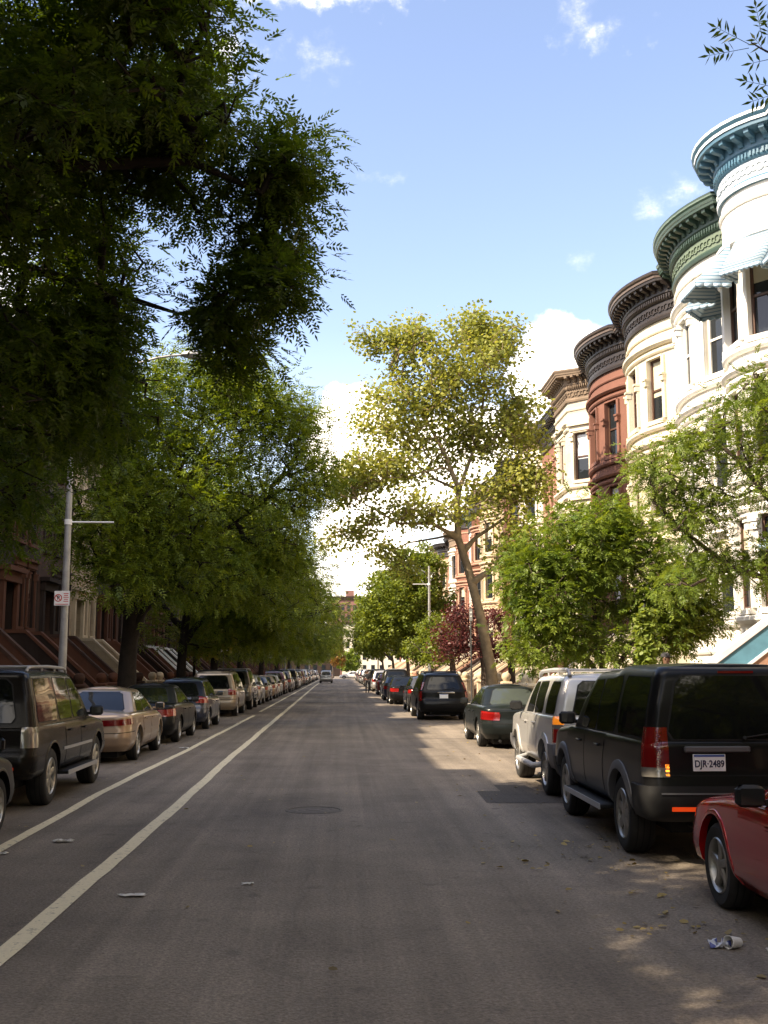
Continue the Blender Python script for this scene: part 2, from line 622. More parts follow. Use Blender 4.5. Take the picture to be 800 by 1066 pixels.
def wm(op, a, b=None, clamp=False):
    n = N(wn, 'ShaderNodeMath', operation=op)
    n.use_clamp = clamp
    for i, x in enumerate((a, b)):
        if x is None: continue
        if isinstance(x, (int, float)): n.inputs[i].default_value = x
        else: wl(x, n.inputs[i])
    return n.outputs[0]


def wdot(v):
    n = N(wn, 'ShaderNodeVectorMath', operation='DOT_PRODUCT')
    wl(wtc.outputs['Generated'], n.inputs[0])
    n.inputs[1].default_value = tuple(v)
    return n.outputs['Value']


def wnoise(scale, detail=8, rough=.6, stretch=None):
    n = N(wn, 'ShaderNodeTexNoise', i_Scale=scale, i_Detail=float(detail), i_Roughness=rough)
    if stretch:
        mp = N(wn, 'ShaderNodeMapping')
        mp.inputs['Scale'].default_value = stretch
        wl(wtc.outputs['Generated'], mp.inputs['Vector'])
        wl(mp.outputs[0], n.inputs['Vector'])
    else:
        wl(wtc.outputs['Generated'], n.inputs['Vector'])
    return n.outputs['Fac']


n_big = wnoise(9, 9, .6)
n_fine = wnoise(55, 9, .62)
n_wisp = wnoise(24, 8, .7, (1, 1, 2.2))


def cloud(px, py, rx, ry, dens, amp=1.3, nz=None, soft=.5, d=None):
    """soft-edged noisy blob of cloud in a given direction; rx, ry in degrees"""
    d = d or ray(px, py).normalized()
    rt = d.cross(Vector((0, 0, 1))).normalized()
    up = rt.cross(d)
    k = wdot(d)
    kk = wm('MAXIMUM', k, .05)
    u = wm('DIVIDE', wm('DIVIDE', wdot(rt), kk), math.tan(R(rx)))
    v = wm('DIVIDE', wm('DIVIDE', wdot(up), kk), math.tan(R(ry)))
    r2 = wm('ADD', wm('MULTIPLY', u, u), wm('MULTIPLY', v, v))
    m = wm('SUBTRACT', 1.0, wm('SQRT', r2))
    m = wm('ADD', m, wm('MULTIPLY', wm('SUBTRACT', nz or n_big, .5), amp))
    m = wm('DIVIDE', m, soft, clamp=True)
    m = wm('MULTIPLY', m, wm('GREATER_THAN', k, .05))
    if nz is not None:
        m = wm('MULTIPLY', m, wm('MULTIPLY', wm('SUBTRACT', n_wisp, .30), 3.2, clamp=True))
        m = wm('POWER', m, 1.5)
    return wm('MULTIPLY', wm('POWER', m, 1.2), dens)


cl = [cloud(470, 690, 14.0, 7.0, 1.0, .9, None, .22), cloud(597, 400, 3.6, 3.6, 1.0, 1.5, None, .25), cloud(362, 455, 2.6, 3.0, 1.0, 1.5, None, .25), cloud(380, 560, 3.0, 3.0, 1.0, 1.2, None, .3),
      cloud(520, 500, 5.5, 4.5, 1.0, 1.4, None, .25),
      cloud(618, 36, 2.2, .9, .42, 4.6, n_fine, 1.8), cloud(605, 10, 1.4, 1.2, .25, 4.0, n_fine, 1.5), cloud(400, 185, 1.3, .45, .36, 3.0, n_fine, 1.4), cloud(680, 214, 1.1, .75, .34, 4.0, n_fine, 1.6), cloud(712, 202, 1.2, .8, .22, 3.6, n_fine, 1.2),
      cloud(605, 268, .7, .6, .26, 4.0, n_fine, 1.6), cloud(310, -6, 6, .9, .65, 3.2, n_fine, 1.1), cloud(238, 45, 1.8, 2.2, .6, 3.6, n_fine, 1.3), cloud(335, 60, 2.0, 1.2, .25, 3.6, n_fine, 1.4),
      cloud(-200, 300, 12, 9, .9, 1.6, None, .35), cloud(1300, 350, 16, 8, .9, 1.6, None, .35), cloud(1500, -200, 14, 10, .8, 1.6, None, .5)]
for v_, rx_, ry_ in (((.2, -1, .5), 30, 14), ((-.8, -.9, .9), 22, 14), ((.9, -.5, .8), 26, 14), ((-.1, -.3, 1), 20, 16), ((-1, .3, .45), 22, 10), ((.6, .5, 1.2), 18, 12)):  # unseen clouds added outside the view to whiten the ambient light
    cl.append(cloud(0, 0, rx_, ry_, .8, 2.2, None, .6, Vector(v_).normalized()))
tot = cl[0]
for c in cl[1:]:
    tot = wm('MAXIMUM', tot, c)
# thin veil low over the horizon
sz = N(wn, 'ShaderNodeSeparateXYZ')
wl(wtc.outputs['Generated'], sz.inputs[0])
veil = wm('MULTIPLY', wm('SUBTRACT', 1.0, wm('DIVIDE', wm('MAXIMUM', sz.outputs['Z'], 0.0), .30), clamp=True), .15)
tot = wm('MAXIMUM', tot, veil)
cmix = N(wn, 'ShaderNodeMix', data_type='RGBA')
wl(tot, cmix.inputs['Factor'])
# tint: the camera's periwinkle rendition of the sky
tintm = N(wn, 'ShaderNodeMix', data_type='RGBA', blend_type='MULTIPLY')
tintm.inputs['Factor'].default_value = 1
tintm.inputs['B'].default_value = (1.10, 1.06, 1.14, 1)
wl(sky.outputs['Color'], tintm.inputs['A'])
wl(tintm.outputs['Result'], cmix.inputs['A'])
cmix.inputs['B'].default_value = (10.5, 10.3, 10.0, 1)
wl(cmix.outputs['Result'], bg.inputs['Color'])

sc.view_settings.view_transform = 'Standard'
sc.view_settings.look = 'None'
sc.view_settings.gamma = 1
sc.view_settings.exposure = 1.55
sc.view_settings.use_white_balance = True
sc.view_settings.white_balance_temperature = 7700
sc.view_settings.white_balance_tint = 11

# ------------------------------------------------------------------ ground, street
KL, KR = -6.05, 4.75                   # kerb faces
XL, XR = -13.0, 11.6                   # house fronts
CX0, CX1 = 214.0, 226.0                # cross street


def sheet(name, quads, m, z, kind='structure'):
    mb = MB()
    for q in quads:
        mb.add([(x, y, z) for x, y in q], [tuple(range(len(q)))])
    o = mb.build(name, m)
    tag(o, kind=kind)
    return o


def rect(x0, x1, y0, y1): return [(x0, y0), (x1, y0), (x1, y1), (x0, y1)]


sheet('ground', [rect(-900, 900, -200, 1500)], M['ground'], -.06)
# roadway, slightly crowned towards its middle would hide nothing here: one flat sheet
sheet('road', [rect(KL, KR, -60, CX0), rect(KL, KR, CX1, 700), rect(-200, 200, CX0, CX1)], M['asphalt'], 0)
for nm, x0, x1 in (('pavement', KR + .18, XR + .5), ('pavement', XL - .5, KL - .18)):
    for (y0, y1) in ((-60, CX0 - .2), (CX1 + .2, 700)):
        mb = MB()
        mb.box(((x0 + x1) / 2, (y0 + y1) / 2, .045), (x1 - x0, y1 - y0, .19))
        tag(mb.build(nm, M['sidewalk']), kind='structure')
for x in (KR + .088, KL - .088):
    for (y0, y1) in ((-60, CX0 - .2), (CX1 + .2, 700)):
        mb = MB()
        y = y0
        while y < min(y1, 260):
            ln = 2.4
            mb.box((x, y + ln / 2, .043), (.172, ln - .008, .196), bev=.012)
            y += ln
        if y < y1: mb.box((x, (y + y1) / 2, .043), (.17, y1 - y, .196))
        tag(mb.build('kerb', M['kerb']), kind='structure')


def ribbon(name, pts, wd, m, z, seed, wob=.005):
    rnd = random.Random(seed)
    mb = MB()
    P = []
    for i in range(len(pts) - 1):
        (x0, y0), (x1, y1) = pts[i], pts[i + 1]
        n = max(2, int(abs(y1 - y0) / .45))
        for k in range(n):
            t = k / n
            P.append((x0 + (x1 - x0) * t, y0 + (y1 - y0) * t))
    P.append(pts[-1])
    g = []
    ph = rnd.random() * 9
    for (x, y) in P:
        s = wob * (math.sin(y * 1.7 + ph) + math.sin(y * .63 + 2 * ph) * 1.4)
        g.append([(x - wd / 2 + s + rnd.uniform(-.006, .006), y, z), (x + wd / 2 + s + rnd.uniform(-.006, .006), y, z)])
    mb.grid(g, smooth=False)
    o = mb.build(name, m)
    tag(o, kind='structure')
    return o


ribbon('lane_line', [(-2.14, -6), (-2.15, 14), (-2.24, 21), (-2.33, 37), (-2.5, 70), (-2.8, 120), (-2.95, 205)], .155, M['line'], .008, 1, .005)
ribbon('lane_line', [(-3.40, 5), (-3.42, 11.5), (-3.52, 16.7), (-3.43, 26), (-3.40, 44.2)], .13, M['line'], .008, 2)
ribbon('lane_line', [(-3.44, 48), (-3.5, 70), (-3.6, 110), (-3.7, 205)], .13, M['line'], .008, 3)
ribbon('stop_line', [(-3.2, 52.0), (-2.5, 52.15)], .5, M['line'], .004, 4)

# darker utility cut beside the white vehicle, crack sealing, manhole
sheet('road_patch', [[(2.0, 15.3), (3.25, 15.2), (3.4, 16.6), (2.95, 16.75), (2.9, 17.6), (2.42, 17.65), (2.4, 16.75), (2.05, 16.8)]], M['patch'], .004)
sheet('road_patch', [[(-1.9, 61), (3.6, 60.6), (3.7, 61.2), (-1.9, 61.7)]], M['patch'], .004)
sheet('road_patch', [[(-3.0, 84), (3.2, 83.7), (3.2, 84.5), (-3.0, 84.9)]], M['patch'], .004)
mb = MB()
mb.lathe([(0, .008), (.10, .008), (.11, .004), (.12, .008), (.20, .008), (.21, .004), (.22, .008), (.29, .008), (.305, .002), (.33, .002), (.335, .010), (.36, .010), (.375, .002)], (-.33, 14.6, 0), 36, smooth=False)
o = mb.build('manhole_cover', simple('cast_iron', (.115, .098, .08), .8, metal=0, var=.3, vscale=20))
tag(o, 'round iron manhole cover set flush in the middle of the road', 'manhole cover')


# ------------------------------------------------------------------ row houses
def curve_of(kind, wd, b0, b1, p):
    pts = [(0.0, 0.0)]
    if kind == 'bow':
        c = (b1 - b0) / 2
        rad = (c * c + p * p) / (2 * p)
        am = math.asin(min(1, c / rad))
        um = (b0 + b1) / 2
        n = 14
        arc = []
        for k in range(n + 1):
            a = -am + 2 * am * k / n
            arc.append((um + rad * math.sin(a), rad * math.cos(a) - (rad - p)))
        pts = ([(0.0, 0.0)] if b0 > .01 else []) + arc + ([(wd, 0.0)] if b1 < wd - .01 else [])
    elif kind == 'angle':
        pts = ([(0.0, 0.0)] if b0 > .01 else []) + [(b0, 0), (b0 + 1.0, p), (b1 - 1.0, p), (b1, 0)] + ([(wd, 0.0)] if b1 < wd - .01 else [])
    else:
        pts = [(0.0, 0.0), (wd, 0.0)]
    out = []
    for q in pts:
        if not out or math.hypot(q[0] - out[-1][0], q[1] - out[-1][1]) > 1e-4:
            out.append(q)
    return out


class Curve:
    def __init__(self, pts):
        self.p = pts
        self.s = [0]
        for a, b in zip(pts, pts[1:]):
            self.s.append(self.s[-1] + math.hypot(b[0] - a[0], b[1] - a[1]))
        self.L = self.s[-1]

    def at(self, s):
        return (float(np.interp(s, self.s, [q[0] for q in self.p])), float(np.interp(s, self.s, [q[1] for q in self.p])))

    def s_of_u(self, u):
        return float(np.interp(u, [q[0] for q in self.p], self.s))

    def normal(self, s):
        a, b = self.at(max(0, s - .05)), self.at(min(self.L, s + .05))
        t = (b[0] - a[0], b[1] - a[1])
        l = math.hypot(*t)
        return (-t[1] / l, t[0] / l)

    def offset(self, d, wd):
        P = []
        n = len(self.p)
        for i in range(n):
            ns = []
            if i > 0: ns.append((self.p[i - 1], self.p[i]))
            if i < n - 1: ns.append((self.p[i], self.p[i + 1]))
            nn = []
            for a, b in ns:
                t = (b[0] - a[0], b[1] - a[1])
                l = math.hypot(*t)
                nn.append((-t[1] / l, t[0] / l))
            m = (sum(x[0] for x in nn) / len(nn), sum(x[1] for x in nn) / len(nn))
            l2 = m[0] ** 2 + m[1] ** 2
            k = min(1 / l2, 1.6)
            P.append((min(wd, max(0, self.p[i][0] + m[0] * d * k)), self.p[i][1] + m[1] * d * k))
        return P


def house(side, y0, wd, spec, name='row_house'):
    """side +1: right of the street (front faces -X), -1: left"""
    rnd = random.Random(spec.get('seed', int(y0 * 10)))
    XF = XR if side > 0 else XL

    def W(u, o_, z):
        return (-side * o_, u, z)
    root = empty(name, (XF, y0, 0))
    kind = spec.get('kind', 'flat')
    b0, b1 = spec.get('bay', (0, 0))
    C = Curve(curve_of(kind, wd, b0, b1, spec.get('p', .95)))
    zc0, zc1 = spec['zc']
    zp = spec.get('zp', 2.35)              # parlour floor
    wall_m, trim_m, corn_m = spec['wall'], spec['trim'], spec['cornice']
    lod = spec.get('lod', 0)

    # ---- openings: (s0, s1, z0, z1)
    floors = spec.get('floors', [(.75, 1.95), (zp + 1.0, zp + 3.45), (7.0, 9.25), (10.45, 12.75)])
    wins = []
    uf = spec.get('flat_u')                # centre of the entrance bay
    if kind == 'flat':
        cols = [wd * .2, wd * .5, wd * .8]
        for fi, (z0, z1) in enumerate(floors):
            for ci, u in enumerate(cols):
                if fi in (0, 1) and uf is not None and abs(u - uf) < .9: continue
                wins.append((u - .5, u + .5, z0, z1, fi))
    else:
        s0, s1 = C.s_of_u(b0), C.s_of_u(b1)
        for fi, (z0, z1) in enumerate(floors):
            ls = s1 - s0
            if kind == 'bow':
                ww = .5
                cs = [s0 + ls * .2, s0 + ls * .5, s0 + ls * .8]
                hw = [.42, .52, .42]
            else:
                l1 = math.hypot(1.0, spec.get('p', .95))
                cs = [s0 + l1 / 2, s0 + ls / 2, s1 - l1 / 2]
                hw = [.40, .62, .40]
            for c, h in zip(cs, hw):
                if spec.get('door_in_bow') and fi < 2 and abs(c - C.s_of_u(uf)) < h + .95: continue
                wins.append((c - h, c + h, z0, z1, fi))
            if fi >= 2 and not spec.get('door_in_bow'):
                su = C.s_of_u(uf)
                wins.append((su - .4, su + .4, z0, z1, fi))
    su = C.s_of_u(uf) if uf is not None else None
    door = None
    if su is not None:
        fwd_ = max(.5, min(.75, spec.get('flat_w', 9) / 2 - .14))
        door = (su - fwd_, su + fwd_, zp, zp + 3.0)

    # ---- wall sheet with holes
    holes = [(a, b, c, d) for a, b, c, d, _ in wins] + ([door] if door else [])
    ss = sorted(set([round(x, 4) for x in C.s] + [round(x, 4) for h in holes for x in h[:2]]))
    zs = sorted(set([0.1, zc0 + .1] + [round(x, 4) for h in holes for x in h[2:]]))
    mb = MB()
    for i in range(len(ss) - 1):
        sa, sb = ss[i], ss[i + 1]
        if sb - sa < 1e-3: continue
        sm_ = (sa + sb) / 2
        pa, pb = C.at(sa), C.at(sb)
        for j in range(len(zs) - 1):
            zm = (zs[j] + zs[j + 1]) / 2
            if any(h[0] < sm_ < h[1] and h[2] < zm < h[3] for h in holes): continue
            mb.add([W(pa[0], pa[1], zs[j]), W(pb[0], pb[1], zs[j]), W(pb[0], pb[1], zs[j + 1]), W(pa[0], pa[1], zs[j + 1])], [(0, 1, 2, 3) if side < 0 else (3, 2, 1, 0)], 0, kind == 'bow')
    # party walls, back, roof
    D = 11.0
    zr = zc1 - .25
    e = .002
    mb.add([W(e, C.p[0][1] if False else 0, .1), W(e, -D, .1), W(e, -D, zr), W(e, 0, zr)], [(0, 1, 2, 3)])
    mb.add([W(wd - e, 0, .1), W(wd - e, -D, .1), W(wd - e, -D, zr), W(wd - e, 0, zr)], [(0, 1, 2, 3)])
    mb.add([W(0, -D, .1), W(wd, -D, .1), W(wd, -D, zr), W(0, -D, zr)], [(0, 1, 2, 3)])

    def frame_of(h):
        pa, pb = C.at(h[0]), C.at(h[1])
        t = Vector((pb[0] - pa[0], pb[1] - pa[1]))
        ln = t.length
        t /= ln
        n = Vector((-t.y, t.x))

        def Lf(a, d, z):
            return W(pa[0] + t.x * a + n.x * d, pa[1] + t.y * a + n.y * d, z)
        return Lf, ln

    def lbox(m_, Lf, a0, a1, d0, d1, z0, z1, mi=0):
        P = [Lf(a0, d0, z0), Lf(a1, d0, z0), Lf(a1, d1, z0), Lf(a0, d1, z0), Lf(a0, d0, z1), Lf(a1, d0, z1), Lf(a1, d1, z1), Lf(a0, d1, z1)]
        fc = [(0, 3, 2, 1), (4, 5, 6, 7), (0, 1, 5, 4), (1, 2, 6, 5), (2, 3, 7, 6), (3, 0, 4, 7)]
        m_.add(P, fc if side < 0 else [f[::-1] for f in fc], mi)

    tr = MB()
    for h in wins:
        Lf, ln = frame_of(h)
        z0, z1, fi = h[2], h[3], h[4]
        # reveal
        for a in (0, ln):
            mb.add([Lf(a, 0, z0), Lf(a, -.24, z0), Lf(a, -.24, z1), Lf(a, 0, z1)], [(0, 1, 2, 3)])
        # flat head and sill slabs follow the wall outline a little proud
        lbox(tr, Lf, -.02, ln + .02, -.24, .06, z1 - .03, z1 + .03)
        lbox(tr, Lf, -.08, ln + .08, -.24, .13, z0 - .13, z0 + .02)
        if fi > 0:
            lbox(tr, Lf, -.15, -.004, -.03, .075, z0 + .02, z1 - .03)
            lbox(tr, Lf, ln + .004, ln + .15, -.03, .075, z0 + .02, z1 - .03)
            for a in (-.165, ln - .01):
                zz = z1 - .42 if spec.get('style', 0) == 0 else z1 - .95
                lbox(tr, Lf, a, a + .175, -.03, .15, zz, zz + .2)
                lbox(tr, Lf, a - .02, a + .195, -.03, .19, zz + .2, zz + .27)
            if kind != 'bow':
                lbox(tr, Lf, -.2, ln + .2, -.05, .10, z1 + .03, z1 + .28)
                lbox(tr, Lf, -.26, ln + .26, -.05, .22, z1 + .28, z1 + .38)
        fr = MB()
        fw = .075
        lbox(fr, Lf, 0, fw, -.22, -.12, z0 + .02, z1 - .03)
        lbox(fr, Lf, ln - fw, ln, -.22, -.12, z0 + .02, z1 - .03)
        lbox(fr, Lf, fw, ln - fw, -.22, -.12, z1 - .03 - fw, z1 - .03)
        lbox(fr, Lf, fw, ln - fw, -.22, -.12, z0 + .02, z0 + .02 + fw)
        zm = z0 + (z1 - z0) * .5
        lbox(fr, Lf, fw, ln - fw, -.20, -.13, zm - .035, zm + .035)
        gl = MB()
        bl = rnd.choice(spec.get('blinds', [0, 0, 0, .35, .5]))
        zb = z1 - .03 - fw - (z1 - z0) * bl
        for (za, zb_, mi) in ((z0 + .02 + fw, zb, 0), (zb, z1 - .03 - fw, 1)):
            if zb_ - za > .02:
                gl.add([Lf(fw, -.175, za), Lf(ln - fw, -.175, za), Lf(ln - fw, -.175, zb_), Lf(fw, -.175, zb_)], [(0, 1, 2, 3) if side < 0 else (3, 2, 1, 0)], mi)
        if lod == 0:
            fo = fr.build('window', spec.get('frame', M['pole_dark']), root)
            gl.build('pane', [M['pane'], spec.get('blind', M['blind'])], fo)
        else:
            nb = len(fr.v)
            fr.v += gl.v
            fr.f += [[i + nb for i in f] for f in gl.f]
            fr.m += [m_ + 1 for m_ in gl.m]
            fr.sm += gl.sm
            fr.build('window', [spec.get('frame', M['pole_dark']), M['pane'], spec.get('blind', M['blind'])], root)
    if door:
        Lf, ln = frame_of(door)
        z0, z1 = door[2], door[3]
        for a in (0, ln):
            mb.add([Lf(a, 0, z0), Lf(a, -.4, z0), Lf(a, -.4, z1), Lf(a, 0, z1)], [(0, 1, 2, 3)])
        mb.add([Lf(0, 0, z1), Lf(0, -.4, z1), Lf(ln, -.4, z1), Lf(ln, 0, z1)], [(0, 1, 2, 3)])
        dr = MB()
        lbox(dr, Lf, 0.001, ln - .001, -.4, -.32, z0, z1 - .001)
        for k in (0, 1):
            a = .1 + k * (ln / 2 - .04)
            for (q0, q1) in ((.2, .9), (1.05, 2.05)):
                lbox(dr, Lf, a, a + ln / 2 - .16, -.33, -.29, z0 + q0, z0 + q1, 1 if q0 > 1 else 0)
        lbox(dr, Lf, .1, ln - .1, -.33, -.3, z0 + 2.3, z1 - .15, 1)
        dr.build('door', [spec.get('door', M['pole_dark']), M['pane']], root)
        # door surround
        lbox(tr, Lf, -.3, -.003, -.05, .16, z0, z1 - .3)
        lbox(tr, Lf, ln + .003, ln + .3, -.05, .16, z0, z1 - .3)
        lbox(tr, Lf, -.36, ln + .36, -.05, .22, z1 - .297, z1 + .1)
        lbox(tr, Lf, -.45, ln + .45, -.05, .42, z1 + .1, z1 + .28)
    mb.build('wall', wall_m, root)

    # ---- string courses
    def sweep(m_, prof, mis=None, smooth=False):
        offs = [C.offset(d, wd) for d, _ in prof]
        for k in range(len(prof) - 1):
            g = [[W(u, o_, prof[k][1]) for u, o_ in offs[k]], [W(u, o_, prof[k + 1][1]) for u, o_ in offs[k + 1]]]
            m_.grid(g, mis[k] if mis else 0, smooth=False, flip=side > 0)
        for idx in (0, -1):        # closed ends
            V = [W(offs[k][idx][0], offs[k][idx][1], prof[k][1]) for k in range(len(prof))]
            m_.add(V, [tuple(range(len(V)))], 0)

    def band(z, h, d):
        sweep(tr, [(-.02, z), (d * .6, z), (d, z + h * .35), (d, z + h * .8), (d * .5, z + h), (-.02, z + h)])
    if kind == 'flat':
        band(zp + .25, .22, .07)
    else:
        for fi, (z0, z1) in enumerate(floors):
            if fi == 0: continue
            band(z0 - .36, .2, .15)
            if fi >= 1:
                band(z1 + .10, .16, .10)
                band(z1 + .34, .20, .20)
        band(zp - .1, .18, .1)
        band(zc0 - .42, .12, .07)
    tr.build('trim', trim_m, root)

    # ---- cornice
    cn = MB()
    H = zc1 - zc0
    ov = spec.get('over', .68)
    pf = [(-.02, 0), (.09, 0), (.11, .06), (.07, .09), (.05, .11), (.05, .38), (.10, .40), (.13, .43), (.13, .52), (.17, .55), (.17, .745), (.21, .765), (ov * .84, .775), (ov * .85, .83), (ov * .9, .84), (ov * .91, .885), (ov * .97, .92), (ov, .94), (ov, .985), (ov * .8, 1.0), (-.02, 1.03)]
    prof = [(d, zc0 + z * H) for d, z in pf]
    hi = spec.get('rim', [])
    mis = [0] * (len(prof) - 1)
    for k in hi: mis[k] = 1
    for k in (4,): mis[k] = 2
    sweep(cn, prof, mis)
    nb = int(C.L / spec.get('brk', .33))
    for i in range(nb):
        s = (i + .5) * C.L / nb
        p, n = C.at(s), C.normal(s)
        t = (n[1], -n[0])

        def Lb(a, d, z, p=p, n=n, t=t):
            return W(min(wd, max(0, p[0] + t[0] * a + n[0] * d)), p[1] + t[1] * a + n[1] * d, z)
        bw = .07
        # scroll bracket: deep at the top, curving back to the wall
        za, zb = zc0 + .60 * H, zc0 + .778 * H
        pr = [(.15, za), (.22, za + .01), (.27, za + (zb - za) * .38), (ov * .66, za + (zb - za) * .50), (ov * .74, za + (zb - za) * .62), (ov * .76, zb), (.15, zb)]
        V = [Lb(-bw, d, z) for d, z in pr] + [Lb(bw, d, z) for d, z in pr]
        q = len(pr)
        fc = [tuple(range(q)), tuple(range(2 * q - 1, q - 1, -1))] + [(k, q + k, q + (k + 1) % q, (k + 1) % q) for k in range(q)]
        cn.add(V, fc, 0)
        if lod == 0:
            # small dentils under the brackets and raised scrollwork in the frieze
            for a in (-.13, -.02, .09):
                V = []
                for (aa, d, z) in ((a, .1, .435), (a + .055, .1, .435), (a + .055, .175, .435), (a, .175, .435), (a, .1, .51), (a + .055, .1, .51), (a + .055, .175, .51), (a, .175, .51)):
                    V.append(Lb(aa, d, zc0 + z * H))
                cn.add(V, [(0, 3, 2, 1), (4, 5, 6, 7), (0, 1, 5, 4), (1, 2, 6, 5), (2, 3, 7, 6), (3, 0, 4, 7)], 0)
            for (cx_, cz_, rr) in ((-.08, .245, .13), (.09, .245, .10)):
                V, fc = [], []
                for k in range(9):
                    a = k / 8 * 2 * PI * .9 + (0 if cx_ < 0 else PI)
                    for (dr_, dd) in ((0, .05), (.0, .085), (.03, .085), (.03, .05)):
                        r_ = rr - dr_
                        V.append(Lb(cx_ + math.cos(a) * r_, dd, zc0 + cz_ * H + math.sin(a) * r_))
                for k in range(8):
                    for j in range(3):
                        fc.append((k * 4 + j, k * 4 + j + 1, k * 4 + 5 + j, k * 4 + 4 + j))
                cn.add(V, fc, 2)
    cn.build('cornice', [corn_m, spec.get('rim_m', corn_m), spec.get('frieze_m', corn_m)], root)
    # roof
    rf = MB()
    P = C.offset(ov * .75, wd)
    V = [W(u, o_, zc1 - .02) for u, o_ in P] + [W(wd, -D, zr), W(0, -D, zr)]
    rf.add(V, [tuple(range(len(V)))])
    if spec.get('chimney', True):
        rf.box(W(wd - .5, -4.5, zc1 + .55), (1.2, .7, 1.5), bev=.03)
    rf.build('roof', M['roof'], root)

    # ---- stoop
    if uf is not None and spec.get('stoop', True):
        shw = spec.get('stoop_hw', .95)
        us0, us1 = uf - shw, uf + shw
        st = MB()
        ns = 11
        run, land = spec.get('run', 3.1), 1.0
        zt0 = .14
        for k in range(ns):
            zt = zt0 + (zp - zt0) * (k + 1) / ns
            o1 = land + run * (ns - 1 - k) / (ns - 1) if k < ns - 1 else land
            o0 = -.02
            st.box(W((us0 + us1) / 2, (o0 + o1) / 2, (zt0 + zt) / 2 - k * .0005), (o1 - o0, us1 - us0 - .02 + k * .0008, zt - zt0 - .0001 * k))
        end = land + run + .25
        chk = spec.get('cheek', .72)
        for iu, u in enumerate((us0 - .14, us1 + .14)):
            chk = spec.get('cheek', .72) if iu == 0 else spec.get('cheek_far', spec.get('cheek', .72))

            def pw(o_, z, du): return W(u + du, o_, z)
            poly = [(.02, .1), (end, .1), (end, zt0 + chk * .85), (land + .1, zp + chk * .95), (.02, zp + chk * .95)]
            st.prism([pw(o_, z, -.13) for o_, z in poly], (0, .26, 0), 0)
            cop = [(end + .06, zt0 + chk * .85), (end + .06, zt0 + chk * .85 + .14), (land + .08, zp + chk * .95 + .14), (.02, zp + chk * .95 + .14), (.02, zp + chk * .95 + .003), (land + .1, zp + chk * .95 + .003), (end, zt0 + chk * .85 + .003)]
            st.prism([pw(o_, z, -.17) for o_, z in cop], (0, .34, 0), 1)
            if spec.get('band') and iu == 0:
                hb = zp + chk * .95
                h0 = zt0 + chk * .85
                for (ta, tb, mi, th) in ((.02, .50, 2, .012), (.50, .58, 1, .03)):
                    pl = [(end - .02, h0 - ta), (end - .02, h0 - tb), (land + .1, hb - tb), (land + .1, hb - ta)]
                    st.prism([pw(o_, z, -.13 - th) for o_, z in pl], (0, .26 + 2 * th, 0), mi)
            elif spec.get('stripe'):
                cop2 = [(end - .1, zt0 + chk * .85 + .19), (end - .1, zt0 + chk * .85 + .2), (land + .1, zp + chk * .95 + .16), (land + .1, zp + chk * .95 + .143)]
                cop2 = [(end, zt0 + chk * .85 + .143), (end, zt0 + chk * .85 + .16), (land + .1, zp + chk * .95 + .16), (land + .1, zp + chk * .95 + .143)]
                st.prism([pw(o_, z, -.10) for o_, z in cop2], (0, .2, 0), 2)
        sto = st.build('stoop', [spec.get('stoop_m', wall_m), spec.get('coping', trim_m), spec.get('stripe') or trim_m], root)
        for u in (us0 - .14, us1 + .14):
            nw = MB()
            c = W(u, end + .22, 0)
            nw.box((c[0], c[1], .14 + .09), (.46, .46, .18), bev=.02)
            nw.box((c[0], c[1], .14 + .6), (.36, .36, .86), bev=.015)
            nw.box((c[0], c[1], 1.24), (.46, .46, .12), bev=.03)
            nw.lathe([(.001, .40), (.1, .385), (.17, .33), (.2, .24), (.2, .16), (.15, .09), (.13, .0)], (c[0], c[1], 1.29), 16)
            nw.build('newel_post', spec.get('coping', trim_m), sto)
    if spec.get('label'):
        tag(root, spec['label'], spec.get('cat', 'row house'), spec.get('group'))
    return root


def awning_parts(root, side, C, s, hw, z1, drop=.95, proj=.85):
    pass


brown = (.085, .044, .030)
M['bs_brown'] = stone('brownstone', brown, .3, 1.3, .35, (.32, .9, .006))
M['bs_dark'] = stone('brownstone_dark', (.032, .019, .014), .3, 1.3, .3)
M['bs_red'] = stone('brownstone_red', (.185, .085, .062), .22, 1.3, .25)
M['bs_rust'] = stone('brownstone_rust', (.12, .048, .027), .22, 1.6, .25)
M['brick_red'] = stone('brick_red', (.25, .115, .082), .25, 1.2, .3, (.075, .22, .006))
M['brick_orange'] = stone('brick_orange', (.30, .175, .115), .25, 1.2, .3, (.075, .22, .006))
M['white_wall'] = stone('white_painted_stone', (.74, .72, .67), .08, .8, .12, streak=.45, dirt=(.30, .26, .21))
M['offwhite_wall'] = stone('offwhite_painted_stone', (.70, .66, .58), .1, .8, .15, streak=.5, dirt=(.30, .24, .18))
M['cream_wall'] = stone('cream_limestone', (.60, .54, .42), .14, .9, .2, streak=.25, dirt=(.30, .24, .16))
M['grey_stone'] = stone('grey_limestone', (.54, .49, .40), .16, .9, .25, (.38, 1.1, .006), streak=.3, dirt=(.25, .2, .15))
M['tan_stone'] = stone('tan_limestone', (.46, .36, .24), .16, .9, .25, (.38, 1.1, .006), streak=.2, dirt=(.2, .15, .1))
M['tan_plain'] = stone('tan_coping', (.52, .42, .29), .16, 1.5, .25)
M['pink_stone'] = stone('pink_sandstone', (.42, .24, .17), .2, 1.2, .25)
M['blue_c'] = simple('blue_cornice', (.05, .135, .20), .5, var=.18, vscale=2)
M['blue_rim'] = simple('white_cornice_rim', (.75, .78, .80), .5, var=.1)
M['blue_frieze'] = simple('pale_blue_frieze', (.62, .68, .72), .55, var=.1)
M['green_c'] = simple('green_cornice', (.024, .050, .036), .5, var=.25, vscale=2)
M['green_rim'] = simple('pale_green_rim', (.28, .38, .33), .5, var=.15)
M['green_frieze'] = simple('grey_green_frieze', (.11, .15, .10), .55, var=.2)
